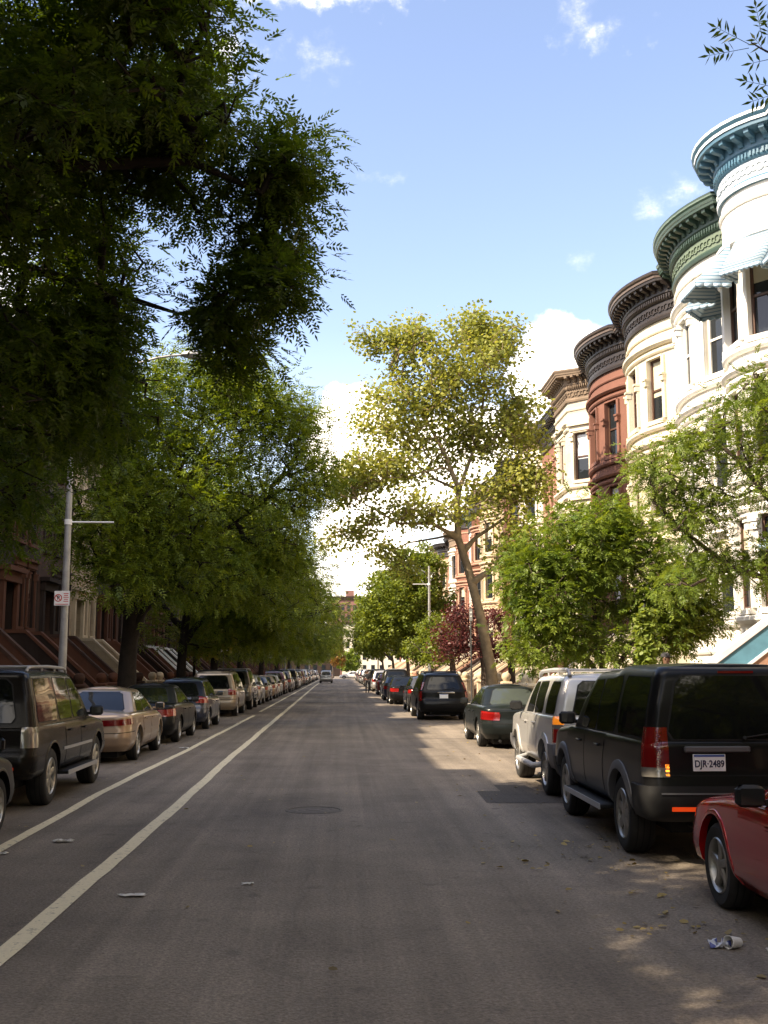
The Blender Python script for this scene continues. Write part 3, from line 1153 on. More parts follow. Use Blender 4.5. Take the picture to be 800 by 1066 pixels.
M['brown_c'] = simple('dark_brown_cornice', (.017, .011, .009), .5, var=.25, vscale=2)
M['brown_rim'] = simple('brown_cornice_rim', (.10, .07, .055), .5, var=.2)
M['grey_c'] = stone('stone_cornice', (.19, .14, .10), .3, 1.5, .3)
M['wood'] = simple('brown_wood', (.075, .035, .022), .5, var=.25)
M['white_wood'] = simple('white_wood', (.7, .68, .62), .5, var=.1)
M['green_wood'] = simple('green_wood', (.03, .07, .05), .5, var=.1)
M['blue_board'] = simple('blue_coping', (.10, .26, .36), .5, var=.22, vscale=2.5)
M['green_stripe'] = simple('green_stripe', (.03, .11, .08), .5)
M['awning'] = None
m, nt, bs = newmat('striped_awning')
geo = N(nt, 'ShaderNodeNewGeometry')
sxyz = N(nt, 'ShaderNodeSeparateXYZ')
nt.links.new(geo.outputs['Position'], sxyz.inputs[0])
wv = N(nt, 'ShaderNodeMath', operation='SINE')
mu = N(nt, 'ShaderNodeMath', operation='MULTIPLY')
mu.inputs[1].default_value = 2 * PI / .10
nt.links.new(sxyz.outputs['Z'], mu.inputs[0])
nt.links.new(mu.outputs[0], wv.inputs[0])
gt = N(nt, 'ShaderNodeMath', operation='GREATER_THAN')
gt.inputs[1].default_value = .62
nt.links.new(wv.outputs[0], gt.inputs[0])
mx = N(nt, 'ShaderNodeMix', data_type='RGBA')
mx.inputs['A'].default_value = (.36, .45, .51, 1)
mx.inputs['B'].default_value = (.09, .19, .28, 1)
nt.links.new(gt.outputs[0], mx.inputs['Factor'])
nt.links.new(mx.outputs['Result'], bs.inputs['Base Color'])
bs.inputs['Roughness'].default_value = .6
M['awning'] = m

GR, GL = 'row houses on the right side of the street', 'brownstone row houses behind the left trees'
# --- right row
R_SPECS = []
for k_ in range(8):
    a_, b__ = (('cream_wall', 'tan_plain'), ('bs_red', 'bs_red'), ('tan_stone', 'tan_plain'), ('brick_red', 'pink_stone'))[k_ % 4]
    R_SPECS.append((18.8 - 6.1 * (k_ + 1), 6.1, dict(kind='bow', bay=(2.1, 6.1), flat_u=1.0, wall=M[a_], trim=M[b__], cornice=M['brown_c'], zc=(14.0, 15.6), lod=1, label='bow front row house on the right pavement beside or behind the camera')))
R_SPECS += [
    (18.8, 6.1, dict(kind='bow', bay=(2.1, 6.1), flat_u=1.0, wall=M['tan_stone'], trim=M['tan_plain'], cornice=M['brown_c'], zc=(14.0, 15.6), label='cream stone bow front house nearest the camera, next to the one with blue cornice')),
    (24.9, 5.3, dict(kind='bow', bay=(1.75, 5.3), p=1.05, flat_w=1.75, cheek_far=.35, flat_u=.88, wall=M['white_wall'], trim=M['white_wall'], cornice=M['blue_c'], rim_m=M['blue_rim'], frieze_m=M['blue_frieze'], rim=[14, 17, 18, 1], zc=(14.6, 16.3), over=.74, band=True, stoop_m=M['pink_stone'], coping=M['blue_rim'], stripe=M['blue_board'], frame=M['wood'], cheek=1.12, blinds=[0, 0, .3], label='white bow front row house with blue cornice and striped awnings')),
    (30.2, 6.1, dict(kind='bow', bay=(0, 5.5), p=.85, door_in_bow=True, flat_w=1.6, stoop_hw=.7, flat_u=4.9, wall=M['offwhite_wall'], trim=M['white_wall'], cornice=M['green_c'], rim_m=M['green_rim'], frieze_m=M['green_frieze'], rim=[13, 16], zc=(14.15, 15.75), stoop_m=M['cream_wall'], coping=M['cream_wall'], frame=M['white_wood'], blinds=[0, 0, .4], label='off white bow front row house with dark green bracketed cornice')),
    (36.3, 6.3, dict(kind='bow', bay=(0, 5.6), p=.85, door_in_bow=True, flat_w=1.6, stoop_hw=.7, flat_u=5.0, wall=M['cream_wall'], trim=M['cream_wall'], cornice=M['brown_c'], rim_m=M['brown_rim'], rim=[14, 16], zc=(14.0, 15.6), frame=M['wood'], style=1, blinds=[.55, .8, .5, 0], label='cream bow front row house with dark brown cornice and yellow blinds')),
    (42.6, 6.4, dict(kind='bow', bay=(0, 5.7), p=.85, door_in_bow=True, flat_w=1.6, stoop_hw=.7, flat_u=5.1, wall=M['bs_red'], trim=M['bs_red'], cornice=M['brown_c'], rim_m=M['brown_rim'], rim=[14, 16], zc=(14.0, 15.7), frame=M['wood'], style=1, coping=M['tan_plain'], blind=M['blind_white'], blinds=[0, .3, .5], label='red brown painted bow front row house with dark brown cornice')),
    (49.0, 7.0, dict(kind='angle', bay=(0, 5.0), p=1.0, flat_w=1.8, stoop_hw=.75, flat_u=5.6, wall=M['grey_stone'], trim=M['cream_wall'], cornice=M['grey_c'], rim_m=M['grey_c'], zc=(14.2, 15.7), frame=M['wood'], coping=M['tan_plain'], blind=M['blind_white'], blinds=[0, .5, 0, 1], label='pale limestone row house with angled bay and brown stone cornice')),
]
far_cols = [('brick_red', 'pink_stone', 'brown_c'), ('cream_wall', 'offwhite_wall', 'grey_c'), ('bs_red', 'bs_red', 'brown_c'), ('brick_orange', 'tan_plain', 'brown_c'), ('tan_stone', 'tan_plain', 'grey_c'), ('bs_rust', 'pink_stone', 'brown_c'), ('offwhite_wall', 'white_wall', 'green_c')]
far_names = ['red brick', 'cream stone', 'red brown', 'orange brick', 'tan stone', 'rust brown', 'off white']
y = 56.0
k = 0
near_lab = ['red brick row house just beyond the pale house with angled bay', 'cream row house behind the big leaning plane tree, second after the angled bay', 'red brown row house behind the leaning plane tree trunk', 'orange brick row house behind the purple leaved tree', 'tan stone row house behind the right lamp post']
while y < 205:
    a, b_, c = far_cols[k % 7]
    lab = near_lab[k] if k < len(near_lab) else 'distant %s row house far down the right side behind trees' % far_names[k % 7]
    hgt = [0, .5, -.4, .2, -.2, .3][k % 6]
    R_SPECS.append((y, 6.1, dict(kind='bow' if k % 3 else 'flat', bay=(0, 4.0), flat_u=5.05, wall=M[a], trim=M[b_], cornice=M[c], zc=(14.0 + hgt, 15.5 + hgt), lod=1 if k > 1 else 0, coping=M[['tan_plain', 'cream_wall', 'tan_plain', 'pink_stone'][k % 4]], group=GR if k >= len(near_lab) else None, label=lab)))
    y += 6.1
    k += 1
for (y0, wd, sp) in R_SPECS:
    sp.setdefault('group', GR)
    hr = house(1, y0, wd, sp)
    if abs(y0 - 24.9) < .01:
        # striped awnings over the fourth floor windows
        Cq = Curve(curve_of('bow', 5.3, 1.75, 5.3, 1.05))
        s0, s1 = Cq.s_of_u(1.75), Cq.s_of_u(5.3)
        for (s, hw, z1, pr) in ((s0 + (s1 - s0) * .2, .56, 13.15, 1.05), (s0 + (s1 - s0) * .5, .64, 13.15, 1.15), (s0 + (s1 - s0) * .8, .56, 13.15, 1.05), (.88, .55, 13.15, 1.0), (.88, .85, 5.95, 1.3)):
            p, n = Cq.at(s), Cq.normal(s)
            t = (n[1], -n[0])

            def A(a, d, z):
                return (-(p[1] + t[1] * a + n[1] * d), p[0] + t[0] * a + n[0] * d, z)
            aw = MB()
            dz = 1.12
            V = [A(-hw, .16, z1), A(hw, .16, z1), A(hw, pr, z1 - dz), A(-hw, pr, z1 - dz), A(-hw, .16, z1 - dz), A(hw, .16, z1 - dz)]
            aw.add(V, [(0, 1, 2, 3), (0, 3, 4), (1, 5, 2)])
            nsc = 8
            for i in range(nsc):          # scalloped valance
                a0, a1 = -hw + 2 * hw * i / nsc, -hw + 2 * hw * (i + 1) / nsc
                am = (a0 + a1) / 2
                aw.add([A(a0, pr, z1 - dz), A(a1, pr, z1 - dz), A(a1, pr, z1 - dz - .1), A(am, pr, z1 - dz - .16), A(a0, pr, z1 - dz - .1)], [(0, 1, 2, 3, 4)])
            for sgn in (-1, 1):
                for i in range(4):
                    d0, d1 = .16 + (pr - .16) * i / 4, .16 + (pr - .16) * (i + 1) / 4
                    aw.add([A(sgn * hw, d0, z1 - dz), A(sgn * hw, d1, z1 - dz), A(sgn * hw, d1, z1 - dz - .1), A(sgn * hw, (d0 + d1) / 2, z1 - dz - .15), A(sgn * hw, d0, z1 - dz - .1)], [(0, 1, 2, 3, 4)])
            ao = aw.build('awning', M['awning'], hr)
            sm_ = ao.modifiers.new('cloth', 'SOLIDIFY')
            sm_.thickness = .012

# --- left row
LW = 5.7
lk = []
for i in range(-15, 28):
    y0 = 53.4 + LW * i
    if y0 > 208: break
    lk.append((i, y0))
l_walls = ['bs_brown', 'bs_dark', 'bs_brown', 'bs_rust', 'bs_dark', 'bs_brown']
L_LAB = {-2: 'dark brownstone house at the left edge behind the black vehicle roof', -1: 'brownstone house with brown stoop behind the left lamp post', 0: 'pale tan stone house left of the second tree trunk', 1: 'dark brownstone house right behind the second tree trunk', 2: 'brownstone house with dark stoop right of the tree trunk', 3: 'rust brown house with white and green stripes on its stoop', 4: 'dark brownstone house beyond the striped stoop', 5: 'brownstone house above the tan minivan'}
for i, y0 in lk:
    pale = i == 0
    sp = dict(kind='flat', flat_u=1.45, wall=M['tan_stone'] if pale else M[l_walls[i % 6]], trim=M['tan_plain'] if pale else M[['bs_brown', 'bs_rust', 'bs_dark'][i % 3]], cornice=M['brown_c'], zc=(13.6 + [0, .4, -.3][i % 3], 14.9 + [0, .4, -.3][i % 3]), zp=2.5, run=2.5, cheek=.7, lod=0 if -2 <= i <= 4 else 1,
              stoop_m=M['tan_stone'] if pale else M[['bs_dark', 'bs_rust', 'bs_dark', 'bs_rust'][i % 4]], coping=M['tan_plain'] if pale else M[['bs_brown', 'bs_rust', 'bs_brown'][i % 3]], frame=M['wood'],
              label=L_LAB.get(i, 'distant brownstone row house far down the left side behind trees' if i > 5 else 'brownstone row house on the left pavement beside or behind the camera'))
    if i == 3:
        sp['coping'] = M['white_wood']
        sp['stripe'] = M['green_stripe']
        sp['stoop_m'] = M['bs_rust']
    if i == 4:
        sp['coping'] = M['white_wood']
    sp['group'] = GL
    house(-1, y0, LW, sp)

# ------------------------------------------------------------------ trees
def quads_to_mesh(name, V, nv, mat, tint):
    """V: (n*nv,3) vertices, n polygons of nv corners each"""
    n = len(V) // nv
    me = bpy.data.meshes.new(name)
    me.vertices.add(len(V))
    me.vertices.foreach_set('co', V.astype(np.float32).ravel())
    me.loops.add(len(V))
    me.loops.foreach_set('vertex_index', np.arange(len(V), dtype=np.int32))
    me.polygons.add(n)
    me.polygons.foreach_set('loop_start', np.arange(0, len(V), nv, dtype=np.int32))
    me.polygons.foreach_set('loop_total', np.full(n, nv, dtype=np.int32))
    a = me.attributes.new('tint', 'FLOAT', 'FACE')
    a.data.foreach_set('value', np.clip(tint, 0, 1).astype(np.float32))
    me.materials.append(mat)
    me.update(calc_edges=True)
    return me


def unit(a): return a / np.maximum(np.linalg.norm(a, axis=-1, keepdims=True), 1e-9)


def leaf_polys(P, D, S, Ln, Wd, shape):
    """one polygon per leaf: P base, D axis, S side"""
    L_, W_ = Ln[:, None], Wd[:, None]
    if shape == 'lance':
        pts = [P, P + D * L_ * .38 + S * W_ * .5, P + D * L_, P + D * L_ * .38 - S * W_ * .5]
    else:   # broad, lobed
        nrm = np.cross(D, S)
        pts = [P, P + D * L_ * .25 + S * W_ * .5 + nrm * L_ * .06, P + D * L_ * .72 + S * W_ * .42, P + D * L_, P + D * L_ * .66 - S * W_ * .46 + nrm * L_ * .05, P + D * L_ * .2 - S * W_ * .44]
    V = np.stack(pts, 1).reshape(-1, 3)
    return V, len(pts)


def compound(tips, dirs, rs, per, spread, leaflets, rl, ll, lw, droop, hang=.0):
    """pinnate leaves round every twig tip"""
    n = len(tips) * per
    P = np.repeat(tips, per, 0)
    bd = np.repeat(dirs, per, 0)
    off = rs.normal(0, 1, (n, 3))
    off = unit(off) * (rs.rand(n, 1) ** .55) * spread * np.where(rs.rand(n, 1) < .14, 1.9, 1.0)
    off[:, 2] *= .75
    P = P + off
    D = unit(unit(off) * .8 + bd * .5 + rs.normal(0, .45, (n, 3)) + np.array([0, 0, -droop]))
    Sv = unit(np.cross(D, np.array([0, 0, 1.0]) + rs.normal(0, .3, (n, 3))))
    tint0 = np.repeat(rs.rand(len(tips)), per) * .6 + rs.rand(n) * .4
    Pl, Dl, Sl, Tl = [], [], [], []
    up = np.cross(Sv, D)
    pairs = leaflets // 2
    for k in range(pairs):
        f = .25 + .75 * (k + .3) / pairs
        base = P + D * (rl * f) - up * (rl * f * f * .25)
        for sgn in (1, -1):
            d = unit(D * .55 + Sv * sgn * .85 - up * .12 + rs.normal(0, .10, (n, 3)))
            Pl.append(base)
            Dl.append(d)
            Sl.append(unit(np.cross(d, up + rs.normal(0, .3, (n, 3)))))
            Tl.append(tint0)
    Pl.append(P + D * rl - up * rl * .25)
    Dl.append(unit(D - up * .3))
    Sl.append(Sv)
    Tl.append(tint0)
    Pl, Dl, Sl, Tl = map(lambda a: np.concatenate(a, 0), (Pl, Dl, Sl, Tl))
    k = len(Pl)
    V, nv = leaf_polys(Pl, Dl, Sl, ll * (.75 + .5 * rs.rand(k)), lw * (.75 + .5 * rs.rand(k)), 'lance')
    return V, nv, Tl


def broad(tips, dirs, rs, per, spread, size, droop, shape='broad', ratio=.95):
    n = len(tips) * per
    P = np.repeat(tips, per, 0)
    off = unit(rs.normal(0, 1, (n, 3))) * (rs.rand(n, 1) ** .5) * spread
    off[:, 2] *= .8
    P = P + off
    D = unit(unit(off) * .6 + rs.normal(0, .5, (n, 3)) + np.array([0, 0, -droop]))
    S = unit(np.cross(D, np.array([0, 0, 1.0]) + rs.normal(0, .45, (n, 3))))
    ln = size * (.6 + .7 * rs.rand(n))
    V, nv = leaf_polys(P, D, S, ln, ln * ratio, shape)
    t = np.repeat(rs.rand(len(tips)), per) * .55 + rs.rand(n) * .45
    return V, nv, t


def blob_points(blobs, rs, gap_scale, gap_thr, shell=.45):
    P = []
    for (c, r, n) in blobs:
        c = np.array(c, float)
        r = np.array(r, float)
        got = 0
        tries = 0
        while got < n and tries < 40 * n:
            tries += 1
            d = rs.normal(0, 1, 3)
            d /= np.linalg.norm(d)
            q = shell + (1 - shell) * rs.rand() ** .6
            lump = 1 + .28 * noise.noise(Vector(d * 2.1 + c))
            p = c + d * r * q * lump
            if p[2] < 1.9 and gap_thr < 5 and r[2] > 1.2 and c[2] > 3: continue
            if noise.noise(Vector(p * gap_scale) + Vector((3.1, 9.2, 1.7))) < gap_thr: continue
            P.append(p)
            got += 1
    return np.array(P)


def grow(trunks, tips, seg=.55, bias=.25, sag=.0, r_tip=.009, power=2.3):
    """join every tip to the nearest limb; pipe-model radii. trunks: list of (points, radii, parent_index or None)"""
    nodes, par, rad0, plen = [], [], [], []
    for (pts, rads, attach) in trunks:
        prev = None
        if attach is not None:
            A = np.array(nodes)
            prev = int(np.argmin(((A - np.array(pts[0])) ** 2).sum(1)))
        for i in range(len(pts) - 1):
            a, b = np.array(pts[i], float), np.array(pts[i + 1], float)
            m = max(1, int(np.linalg.norm(b - a) / seg))
            for k in range(m + (1 if i == len(pts) - 2 else 0)):
                t = k / m
                if attach is not None and i == 0 and k == 0: continue
                nodes.append(a + (b - a) * t)
                par.append(prev if prev is not None else -1)
                rad0.append(rads[i] + (rads[i + 1] - rads[i]) * t)
                plen.append(0 if prev is None else plen[prev] + .0)
                prev = len(nodes) - 1
    nt_ = len(nodes)
    cap = nt_ + len(tips) * 40
    A = np.zeros((cap, 3))
    A[:nt_] = nodes
    PL = np.zeros(cap)
    cnt = nt_
    d0 = np.min(np.linalg.norm(tips[:, None, :] - A[None, :nt_, :], axis=2), axis=1)
    order = np.argsort(d0)
    tipnode, tipdir = [], []
    rnd = np.random.RandomState(5)
    zmin = min(n_[2] for n_ in nodes)
    ok0 = np.array([n_[2] > zmin + 1.6 for n_ in nodes])
    for ti in order:
        t = tips[ti]
        d = np.linalg.norm(A[:cnt] - t, axis=1) + bias * PL[:cnt] + np.maximum(0, A[:cnt, 2] - t[2]) * .5
        d[:nt_] += np.where(ok0, 0, 50)
        j = int(np.argmin(d))
        a = A[j]
        dist = np.linalg.norm(t - a)
        m = max(1, int(math.ceil(dist / seg)))
        bow = rnd.normal(0, .10, 3) * dist
        bow[2] += .10 * dist - sag * dist
        prev = j
        for k in range(1, m + 1):
            f = k / m
            p = a + (t - a) * f + bow * math.sin(PI * f)
            A[cnt] = p
            par.append(prev)
            rad0.append(0)
            PL[cnt] = PL[prev] + dist / m
            prev = cnt
            cnt += 1
        tipnode.append(prev)
        q = A[prev] - A[par[prev]]
        tipdir.append(q / max(1e-6, np.linalg.norm(q)))
    area = np.zeros(cnt)
    for i in tipnode: area[i] += r_tip ** power
    for i in range(cnt - 1, -1, -1):
        if area[i] == 0: area[i] = (r_tip * .8) ** power
        if par[i] >= 0: area[par[i]] += area[i]
    rad = area ** (1 / power)
    rad0 = np.array(rad0)
    rad[:nt_] = np.maximum(rad0[:nt_], np.minimum(rad[:nt_], rad0[:nt_] * 1.0 + .0))
    rad = np.minimum(rad, .16 + (rad0 > 0) * 9)
    return A[:cnt], np.array(par), rad, np.array([A[i] for i in tipnode]), np.array(tipdir), nt_


def branch_mesh(name, A, par, rad, nt_, mat, rmin=.0, sides=5):
    V, Fc = [], []
    for i in range(len(A)):
        p = par[i]
        if p < 0 or rad[i] < rmin: continue
        n = 10 if i < nt_ and rad[i] > .05 else sides
        a, b = Vector(A[p]), Vector(A[i])
        d = b - a
        if d.length < 1e-5: continue
        d.normalize()
        u = d.orthogonal().normalized()
        # keep the ring phase steady along trunks
        ref = Vector((1, 0, 0)) - d * d.x
        if ref.length > .2: u = ref.normalized()
        w_ = d.cross(u)
        r0 = rad[p] if (i < nt_ or rad[p] < rad[i] * 1.7) else rad[i] * 1.25
        base = len(V)
        a = a - d * min(.04, rad[i])
        for (c, r_) in ((a, r0), (b, rad[i])):
            for k in range(n):
                an = 2 * PI * k / n
                V.append(c + (u * math.cos(an) + w_ * math.sin(an)) * r_)
        for k in range(n):
            Fc.append((base + k, base + (k + 1) % n, base + n + (k + 1) % n, base + n + k))
    me = bpy.data.meshes.new(name)
    me.from_pydata([tuple(v) for v in V], [], Fc)
    me.materials.append(mat)
    me.polygons.foreach_set('use_smooth', [True] * len(Fc))
    me.update()
    return me


def tree(name, label, base, trunks, blobs, leaf, bark, seed, gap=(.45, -.28), group=None, bias=.25, shell=.45, cat='tree', rmin=0, extra=None, sag=0, r_tip=.009):
    rs = np.random.RandomState(seed)
    random.seed(seed)
    tips = blob_points(blobs, rs, gap[0], gap[1], shell)
    A, par, rad, tp, td, nt_ = grow(trunks, tips, bias=bias, sag=sag, r_tip=r_tip)
    V, nv, tint = leaf['fn'](tp, td, rs)
    base = np.array(base, float)
    root = empty(name, tuple(base))
    A2 = A - base
    tk = bpy.data.objects.new('trunk', branch_mesh('trunk', A2, par, rad, nt_, bark, rmin))
    COL.objects.link(tk)
    tk.parent = root
    KIDS.setdefault(root.name, []).append(tk)
    cr = bpy.data.objects.new('crown', quads_to_mesh('crown', V - base, nv, leaf['mat'], tint))
    COL.objects.link(cr)
    cr.parent = root
    KIDS.setdefault(root.name, []).append(cr)
    tag(root, label, cat, group)
    return root


LM = {}
LM['ash'] = leafmat('leaf_dark_green', (.032, .064, .010), (.100, .150, .020), .58, (1.25, 1.2, .45))
LM['ash2'] = leafmat('leaf_olive', (.050, .100, .012), (.22, .28, .034), .46, (1.35, 1.2, .4))
LM['plane'] = leafmat('leaf_yellow_green', (.15, .175, .030), (.33, .31, .062), .45, (1.35, 1.1, .45))
LM['plane_tree'] = leafmat('leaf_pale_yellow_green', (.145, .185, .035), (.37, .365, .09), .45, (1.2, 1.12, .6))
LM['fresh'] = leafmat('leaf_fresh_green', (.070, .130, .020), (.21, .27, .045), .45, (1.3, 1.2, .5))
LM['mid'] = leafmat('leaf_mid_green', (.080, .130, .020), (.225, .27, .045), .48, (1.3, 1.15, .45))
LM['plum'] = leafmat('leaf_purple', (.055, .018, .020), (.16, .05, .045), .35, (1.4, .6, .6))
LM['rust'] = leafmat('leaf_rust', (.14, .085, .02), (.26, .14, .03), .4, (1.3, .9, .4))
LM['vine'] = leafmat('leaf_vine', (.13, .20, .040), (.26, .31, .075), .45, (1.3, 1.2, .5))


def cmp_leaf(mat, per, spread, leaflets=10, rl=.26, ll=.075, lw=.026, droop=.35):
    return dict(mat=mat, fn=lambda t, d, rs: compound(t, d, rs, per, spread, leaflets, rl, ll, lw, droop))


def brd_leaf(mat, per, spread, size, droop=.4, shape='broad', ratio=.95):
    return dict(mat=mat, fn=lambda t, d, rs: broad(t, d, rs, per, spread, size, droop, shape, ratio))


def B(px, py, Y, rx, ry, rz, n):
    return (tuple(at(px, py, Y)), (rx, ry, rz), n)


TG = 'street trees along the left pavement'
# near left tree: its trunk stands outside the frame, its limbs reach over the roadway
bl = [B(280, 215, 11.5, .40, .8, .72, 90), B(248, 165, 11, .25, .6, .25, 26), B(305, 175, 12, .20, .5, .30, 30), B(292, 280, 11.5, .28, .6, .28, 32), B(268, 250, 12, .25, .6, .35, 30),
      B(120, 60, 10.5, 1.35, 1.6, 1.0, 210), B(165, 115, 12, .55, 1.1, .6, 80), B(185, 30, 11, .30, .8, .4, 40), B(30, 110, 10, 1.2, 1.6, 1.2, 170), B(60, -90, 9.5, 1.8, 2.2, 1.1, 190), B(190, 80, 12.5, .35, .7, .3, 30),
      B(40, 260, 13, .9, 1.4, 1.1, 110), B(140, 215, 12.5, .8, 1.2, .62, 100), B(160, 345, 13, .95, 1.2, .62, 120), B(225, 360, 12.8, .5, .8, .42, 40), B(165, 275, 12.6, .5, .8, .4, 34), B(215, 300, 12, .3, .6, .3, 18), B(205, 250, 12.2, .3, .6, .3, 14), B(100, 400, 14, 1.1, 1.5, .75, 130), B(30, 390, 13, 1.1, 1.6, .9, 130),
      B(-20, 510, 16, .8, 1.6, .9, 110), B(60, 450, 17, .9, 1.4, .55, 80), B(-60, 350, 12, 1.8, 2, 2.2, 160),
      ((-3.4, 6.5, 9.3), (2.6, 2.2, 1.4), 170), ((-4.5, 3.6, 8.2), (2.6, 2.0, 1.5), 150), ((-1.2, 4.6, 9.6), (1.9, 1.8, 1.0), 80), ((-6.5, 8, 12), (3, 3, 2), 150), ((-5.4, 8.3, 8.6), (1.9, 1.8, 1.6), 300), ((-5.2, 5.2, 8.6), (2.3, 2.0, 1.6), 360), ((-3.0, 6.6, 8.6), (1.6, 1.4, 1.0), 190), ((-4.2, 7.2, 8.4), (1.2, 1.2, 1.0), 130), ((-3.4, 4.5, 7.8), (1.9, 1.6, 1.0), 170), ((-.6, 1.6, 9.4), (2.8, 2.4, 1.1), 210)]  # unseen crown lumps, added and shaped to shade the near road
tree('ash_tree', 'big dark leafy tree at upper left with limbs overhanging the street', (-7.0, 10.2, .14),
     [([(-7.0, 10.2, .1), (-6.9, 10.2, 2.4), (-6.6, 10.4, 4.6)], [.30, .25, .21], None),
      ([(-6.6, 10.4, 4.6), (-5.2, 10.6, 6.1), (-3.4, 11.0, 7.0), (-1.7, 11.4, 7.3), (-.9, 11.5, 7.0)], [.17, .12, .085, .05, .025], 0),
      ([(-6.6, 10.4, 4.6), (-6.0, 10.8, 7.5), (-4.6, 10.6, 10.0), (-3.4, 10.6, 11.6)], [.17, .12, .08, .03], 0),
      ([(-5.2, 10.6, 6.1), (-4.2, 11.8, 6.4), (-2.9, 12.7, 6.3), (-2.0, 13, 6.1)], [.09, .07, .05, .02], 0),
      ([(-6.7, 10.4, 4.1), (-6.0, 12.2, 5.2), (-5.0, 14.2, 5.4), (-4.7, 16, 4.9)], [.12, .09, .06, .03], 0),
      ([(-6.3, 10.5, 5.8), (-5.4, 8.4, 7.6), (-3.9, 6.2, 8.8), (-2.2, 4.8, 9.5)], [.12, .09, .06, .03], 0)],
     bl, cmp_leaf(LM['ash'], 11, .34, 10, .25, .080, .030, .12), M['bark_dark'], 11, gap=(.75, .0), bias=.2)

# second left tree, standing by the pale house
def big_left(Y, X, h, rad, seed, label, n=1.0, blobs=None, per=14, group=TG, mat='ash2', lean=.5):
    b0 = (X, Y, .14)
    bl = blobs or [((X + .8, Y, h * .56), (rad * .95, rad * .95, h * .24), int(300 * n)), ((X + 2.0, Y - .5, h * .72), (rad * .75, rad * .75, h * .17), int(160 * n)), ((X + rad * .72, Y + .4, h * .44), (rad * .55, rad * .7, h * .18), int(150 * n)),
                    ((X - 1.0, Y + .5, h * .80), (rad * .6, rad * .6, h * .16), int(110 * n)), ((X + 2.0, Y, h * .88), (rad * .42, rad * .42, h * .1), int(70 * n)),
                    ((X + 1.2, Y + .5, 3.7), (rad * .62, rad * .6, 1.1), int(130 * n)), ((X + rad * .6, Y + 1, 4.2), (rad * .4, rad * .5, 1.1), int(80 * n))]
    t = [([(X, Y, .1), (X + .05, Y, 2.2), (X + .15, Y, 3.6)], [.25, .20, .18], None),
         ([(X + .15, Y, 3.6), (X + lean, Y, h * .55), (X + lean * 2, Y, h * .8)], [.2, .12, .04], 0),
         ([(X + .1, Y, 3.2), (X + rad * .4, Y - .4, h * .42), (X + rad * .8, Y - .4, h * .5)], [.15, .09, .03], 0),
         ([(X + .1, Y, 3.4), (X - rad * .35, Y + .5, h * .5), (X - rad * .6, Y + .5, h * .66)], [.14, .08, .03], 0),
         ([(X + .1, Y, 3.4), (X + .6, Y - rad * .4, h * .45), (X + 1, Y - rad * .75, h * .52)], [.14, .08, .03], 0)]
    return tree('ash_tree', label, b0, t, bl, cmp_leaf(LM[mat], per, .62, 6, .34, .15, .055, .15), M['bark_dark'], seed, gap=(.5, -.26), group=group, rmin=.012, r_tip=.012)


Y2 = 36.5
bl2 = [B(255, 400, 36, 1.7, 1.8, 1.1, 120), B(230, 450, 36, 2.2, 2.2, 1.4, 150), B(310, 445, 37, 1.2, 1.6, 1.0, 90), B(318, 500, 37, 1.15, 1.6, 1.1, 80), B(180, 520, 35, 2.5, 2.4, 1.7, 190), B(110, 545, 33.5, 1.7, 1.8, 1.5, 110),
       B(270, 540, 37, 1.9, 2, 1.5, 140), B(210, 590, 36, 2.2, 2.0, 1.1, 130), B(120, 600, 33.5, 1.1, 1.3, .7, 50), B(290, 600, 38, 1.5, 1.6, 1.1, 80), B(120, 470, 34, 1.8, 2, 1.4, 100), B(205, 390, 35, 1.5, 1.6, .9, 70), B(160, 430, 35, 1.8, 1.8, 1.3, 90)]
tree('ash_tree', 'tall olive green tree with dark trunk right of the pale stone house', (-6.95, Y2, .14),
     [([(-6.95, Y2, .1), (-6.95, Y2, 2.0), (-6.85, Y2, 3.6)], [.36, .29, .26], None), ([(-6.85, Y2, 3.6), (-5.6, Y2, 7), (-4.0, Y2, 10.4)], [.2, .12, .04], 0),
      ([(-6.9, Y2, 3.2), (-5.0, Y2, 5.6), (-2.6, Y2 + .3, 7.4)], [.16, .1, .03], 0), ([(-6.9, Y2, 3.4), (-8, Y2 - 1.5, 6), (-8.6, Y2 - 2, 8)], [.14, .08, .03], 0), ([(-6.9, Y2, 3.4), (-6, Y2 - 1.2, 5.5), (-5.3, Y2 - 1, 8)], [.14, .08, .03], 0)],
     bl2, cmp_leaf(LM['ash2'], 15, .60, 6, .32, .13, .05, .15), M['bark_dark'], 23, gap=(.5, -.27), group=TG, rmin=.01, r_tip=.012)
big_left(48.5, -6.95, 11.5, 5.0, 31, 'broad green tree over the tan minivan, third along the left pavement', .9)
big_left(61, -6.95, 11.8, 5.4, 32, 'dark green tree beyond the tan minivan, fourth along the left pavement', .8)
big_left(76, -6.9, 12.4, 6.0, 33, 'distant green tree over the left parked cars, leaning towards the road', .7)
big_left(95, -6.8, 12.5, 6.4, 34, 'far green tree whose crown closes the left side of the road', .6)
big_left(118, -6.8, 12.5, 6.2, 35, 'distant dark tree in the left row just before the traffic light', .5)
big_left(145, -6.8, 12.5, 6.2, 36, 'farthest dark tree at the end of the left row', .45)
big_left(178, -6.8, 12.5, 6.2, 37, 'faint tree right behind the yellow traffic light', .4)
# small yellowish tree between
tree('young_tree', 'small yellowish green tree above the dark parked cars at left', (-7.0, 56.5, .14), [([(-7.0, 53.5, .1), (-7.0, 53.5, 2.2), (-6.9, 53.5, 3.6)], [.09, .07, .04], None)],
     [B(215, 660, 53.5, 1.5, 1.4, 1.0, 90), B(235, 650, 53.5, .9, 1, .8, 40)], brd_leaf(LM['plane'], 26, .45, .17), M['bark_dark'], 41, gap=(.7, -.25), rmin=.01)

